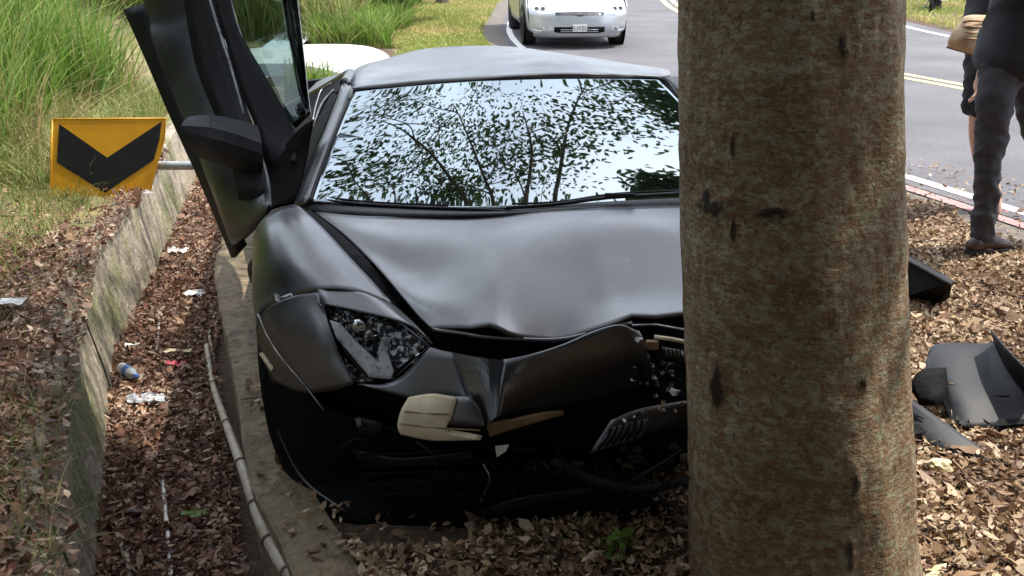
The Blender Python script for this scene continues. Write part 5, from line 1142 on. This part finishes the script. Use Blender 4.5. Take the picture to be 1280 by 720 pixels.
def person(base, facing, hipz, legs, arms, label, trous, shirt, shoe, shorts=False, lean=(0, 0)):
    """legs: two (hip, knee, ankle, toe) world tuples; arms: two (shoulder, elbow, wrist)"""
    root = thing('person', base, label, 'person')
    fx, fy = facing; px_, py_ = -fy, fx                      # left of facing
    H0 = (Vector(legs[0][0]) + Vector(legs[1][0])) / 2; H0.z = hipz
    up = Vector((lean[0], lean[1], 1)).normalized()
    bl = H0 + up * .12; ch = H0 + up * .36; nk = H0 + up * .53; hdp = H0 + up * .68 + Vector((fx, fy, 0)) * .02; tp = H0 + up * .80
    J = [H0, bl, ch, nk, hdp, tp]; E = [(0, 1), (1, 2), (2, 3), (3, 4), (4, 5)]; Rr = [.10, .11, .12, .052, .088, .07]
    for L_ in legs:
        b = len(J); hip, kn, an, to = [Vector(q) for q in L_]
        J += [hip, hip.lerp(kn, .45), kn, kn.lerp(an, .35), an, an + Vector((0, 0, -.05)), to]; E += [(0, b), (b, b + 1), (b + 1, b + 2), (b + 2, b + 3), (b + 3, b + 4), (b + 4, b + 5), (b + 5, b + 6)]; Rr += [.07, .062, .048, .050, .034, .034, .028]
    hands = []
    for A_ in arms:
        b = len(J); sh, el, wr = [Vector(q) for q in A_]; d = (wr - el).normalized(); pm = wr + d * .06
        J += [sh, sh.lerp(el, .5), el, wr, pm]; E += [(2, b), (b, b + 1), (b + 1, b + 2), (b + 2, b + 3), (b + 3, b + 4)]; Rr += [.055, .045, .038, .026, (.036, .018)]
        side = d.cross(Vector((fx, fy, 0))).normalized() if abs(d.dot(Vector((fx, fy, 0)))) < .9 else Vector((px_, py_, 0))
        curl = d.cross(side).normalized()
        for k in range(4):
            o_ = (k - 1.5) * .018; Lf = [.062, .074, .07, .055][k]; b2 = len(J)
            J += [pm + side * o_ + d * .025, pm + side * o_ * 1.1 + d * (.025 + Lf * .5) + curl * .010, pm + side * o_ * 1.1 + d * (.025 + Lf * .85) + curl * .032]
            E += [(b + 4, b2), (b2, b2 + 1), (b2 + 1, b2 + 2)]; Rr += [.0095, .0085, .007]
        b2 = len(J); J += [wr + d * .03 - side * .03, wr + d * .065 - side * .048 + curl * .012]; E += [(b + 3, b2), (b2, b2 + 1)]; Rr += [.011, .009]
    body = skinmesh('body', J, E, Rr, M['skin'], root, 2)
    f3 = Vector((fx, fy, 0)); s3 = Vector((px_, py_, 0))
    # face details and hair
    tube('nose', [hdp + f3 * .085 + Vector((0, 0, .03)), hdp + f3 * .115 + Vector((0, 0, -.01)), hdp + f3 * .09 + Vector((0, 0, -.02))], .010, M['skin'], body, 8)
    for s in (-1, 1):
        rock_ = lathe('eye', [(0, -.008), (.010, -.004), (.012, .004)], hdp + f3 * .084 + s3 * s * .032 + Vector((0, 0, .03)), -f3, M['hair'], body, 10)
        tube('ear', [hdp + s3 * s * .085 + Vector((0, 0, .03)), hdp + s3 * s * .095 - f3 * .012 + Vector((0, 0, 0)), hdp + s3 * s * .083 + Vector((0, 0, -.03))], .011, M['skin'], body, 8)
    tube('mouth', [hdp + f3 * .086 + s3 * .022 + Vector((0, 0, -.045)), hdp + f3 * .092 + Vector((0, 0, -.047)), hdp + f3 * .086 - s3 * .022 + Vector((0, 0, -.045))], .004, M['pink'], body, 6)
    skinmesh('hair', [hdp - f3 * .03 + Vector((0, 0, .03)), tp + Vector((0, 0, .01)), tp + f3 * .05 + Vector((0, 0, -.01))], [(0, 1), (1, 2)], [.094, .085, .05], M['hair'], body, 2)
    # trousers
    J, E, Rr = [H0 + Vector((0, 0, .06)), H0], [(0, 1)], [(.155, .125), (.165, .13)]
    for L_ in legs:
        hip, kn, an, to = [Vector(q) for q in L_]; b = len(J)
        if shorts:
            J += [hip, hip.lerp(kn, .5), hip.lerp(kn, .85)]; E += [(1, b), (b, b + 1), (b + 1, b + 2)]; Rr += [.105, .10, .10]
        else:
            J += [hip, hip.lerp(kn, .25), hip.lerp(kn, .55), kn, kn.lerp(an, .45), an + Vector((0, 0, -.035))]; E += [(1, b), (b, b + 1), (b + 1, b + 2), (b + 2, b + 3), (b + 3, b + 4), (b + 4, b + 5)]; Rr += [.105, .094, .080, .063, .057, .058]
    tr = skinmesh('shorts' if shorts else 'trousers', J, E, Rr, trous, root, 3); wrinkle(tr, .010, 6, 9); folds(tr, .013, 3); folds(tr, .009, 8, 1.8)
    # shirt
    w_ = .21
    J = [H0 + Vector((-.02, 0, -.13)), H0 + up * .08, H0 + up * .25, ch, H0 + up * .47]; E = [(0, 1), (1, 2), (2, 3), (3, 4)]; Rr = [(.25, .22), (.225, .20), (.165, .145), (.18, .145), (.10, .08)]
    for A_ in arms:
        sh, el, wr = [Vector(q) for q in A_]; b = len(J); J += [sh, sh.lerp(el, .75)]; E += [(3, b), (b, b + 1)]; Rr += [.08, .075]
    s_ = skinmesh('shirt', J, E, Rr, shirt, root, 3); wrinkle(s_, .010, 6, 8); folds(s_, .014, 5, .6)
    for L_ in legs:
        hip, kn, an, to = [Vector(q) for q in L_]; d = (to - an); d.z = 0; d = d.normalized(); gz_ = an.z - .07
        hs = Vector((an.x, an.y, gz_)); n_ = Vector((-d.y, d.x, 0))
        if shorts:
            sl = plate('sandal', [hs + d * t + n_ * s * ww + Vector((0, 0, -.012)) for t, s, ww in [(-.07, -1, .03), (.05, -1, .04), (.17, -1, .042), (.21, -1, .015), (.21, 1, .015), (.17, 1, .042), (.05, 1, .04), (-.07, 1, .03)]], shoe, root, .02, .004)
            tube('sandal_strap', [hs + d * .09 - n_ * .045, hs + d * .10 + Vector((0, 0, .045)), hs + d * .09 + n_ * .045], .010, shoe, sl, 8, k=4)
        else:
            secs = [(-.085, .032, .07), (-.05, .040, .085), (0, .043, .12), (.05, .045, .10), (.11, .050, .07), (.165, .045, .045), (.20, .025, .03)]
            V, Fc = [], []; n = 12
            for t, ww, hh in secs:
                for j in range(n):
                    a = 2 * math.pi * j / n; V.append(hs + d * t + n_ * math.cos(a) * ww + Vector((0, 0, max(0, (math.sin(a) * .5 + .5)) * hh - .0)))
            for i in range(len(secs) - 1):
                for j in range(n): Fc.append((i * n + j, i * n + (j + 1) % n, (i + 1) * n + (j + 1) % n, (i + 1) * n + j))
            Fc.append(tuple(range(n))); Fc.append(tuple((len(secs) - 1) * n + j for j in range(n)))
            sh_ = mesh('shoe', V, Fc, shoe, root)
            plate('sole', [hs + d * t + n_ * s * ww + Vector((0, 0, .004)) for t, s, ww in [(-.09, -1, .033), (0, -1, .044), (.11, -1, .052), (.19, -1, .035), (.21, 1, .02), (.11, 1, .052), (0, 1, .044), (-.09, 1, .033)]], M['rubber'], sh_, .018, .003)
    return root
Yp = 5.47
hip1 = W(1249, 88, 5.45); kn1 = W(1236, 200, 5.46); an1 = W(1229, 298, 5.48)
hip2 = W(1286, 88, 5.60); kn2 = W(1304, 195, 5.62); an2 = W(1318, 290, 5.70)
f = Vector((.93, .36, 0)).normalized()
person(tuple(G(1235, 322, 0)), (f.x, f.y), hip1.z + .05, [(hip1, kn1, an1, an1 + f * .15 + Vector((0, 0, -.06))), (hip2, kn2, an2, an2 + f * .15 + Vector((0, 0, -.06)))],
       [(W(1262, -115, 5.32), W(1268, -20, 5.25), W(1330, -40, 5.30)), (W(1290, -115, 5.72), W(1315, -20, 5.8), W(1345, -30, 5.62))],
       'person in a black t-shirt, charcoal trousers and brown shoes standing at the right edge', M['trousers'], M['shirt'], M['shoe'])
# someone mostly hidden behind
h1 = W(1232, 62, 6.45); k1 = W(1220, 165, 6.42); a1 = W(1237, 258, 6.45)
h2 = W(1245, 62, 6.55); k2 = W(1232, 160, 6.55); a2 = W(1246, 262, 6.40)
f2 = Vector((.98, -.2, 0)).normalized()
person((a1.x, a1.y, 0), (f2.x, f2.y), h1.z + .06, [(h1, k1, a1, a1 + f2 * .16 + Vector((0, 0, -.06))), (h2, k2, a2, a2 + f2 * .16 + Vector((0, 0, -.06)))],
       [(W(1240, -110, 6.3), W(1246, 10, 6.2), W(1226, 96, 6.1)), (W(1262, -110, 6.7), W(1275, 0, 6.7), W(1290, 60, 6.5))],
       'bare legged person in shorts and sandals standing behind the black shirted person', M['shirt'], M['shirt'], M['pink'], shorts=True)
bg_ = thing('striped_bag', tuple(W(1200, 60, 6.1)), 'tan striped cloth bag at the left side of the black t-shirt', 'bag')
def BB(px, py, dy): return W(px, py, 6.1 + dy)
patch('bag_body', [[BB(1206, 22, 0), BB(1216, 20, -.02), BB(1235, 20, 0)], [BB(1192, 40, -.02), BB(1212, 38, -.09), BB(1235, 38, -.04)], [BB(1186, 52, 0), BB(1208, 50, -.10), BB(1235, 50, -.04)], [BB(1188, 57, .03), BB(1210, 64, -.05), BB(1235, 66, 0)]], M['bagtan'], bg_, k=5, thick=.02)
patch('bag_back', [[BB(1206, 22, 0), BB(1235, 20, 0)], [BB(1188, 52, .10), BB(1235, 50, .14)], [BB(1183, 59, .03), BB(1235, 74, .0)]], M['bagbrown'], bg_, k=4, thick=.01)
for k in range(4):
    tube('bag_stripe', [BB(1204 - k * 4.4, 27 + k * 7, -.03), BB(1214 - k, 26 + k * 7.5, -.09 - .008 * k), BB(1235, 27 + k * 7.5, -.045)], .007, M['bagbrown'], bg_, 6, k=4)
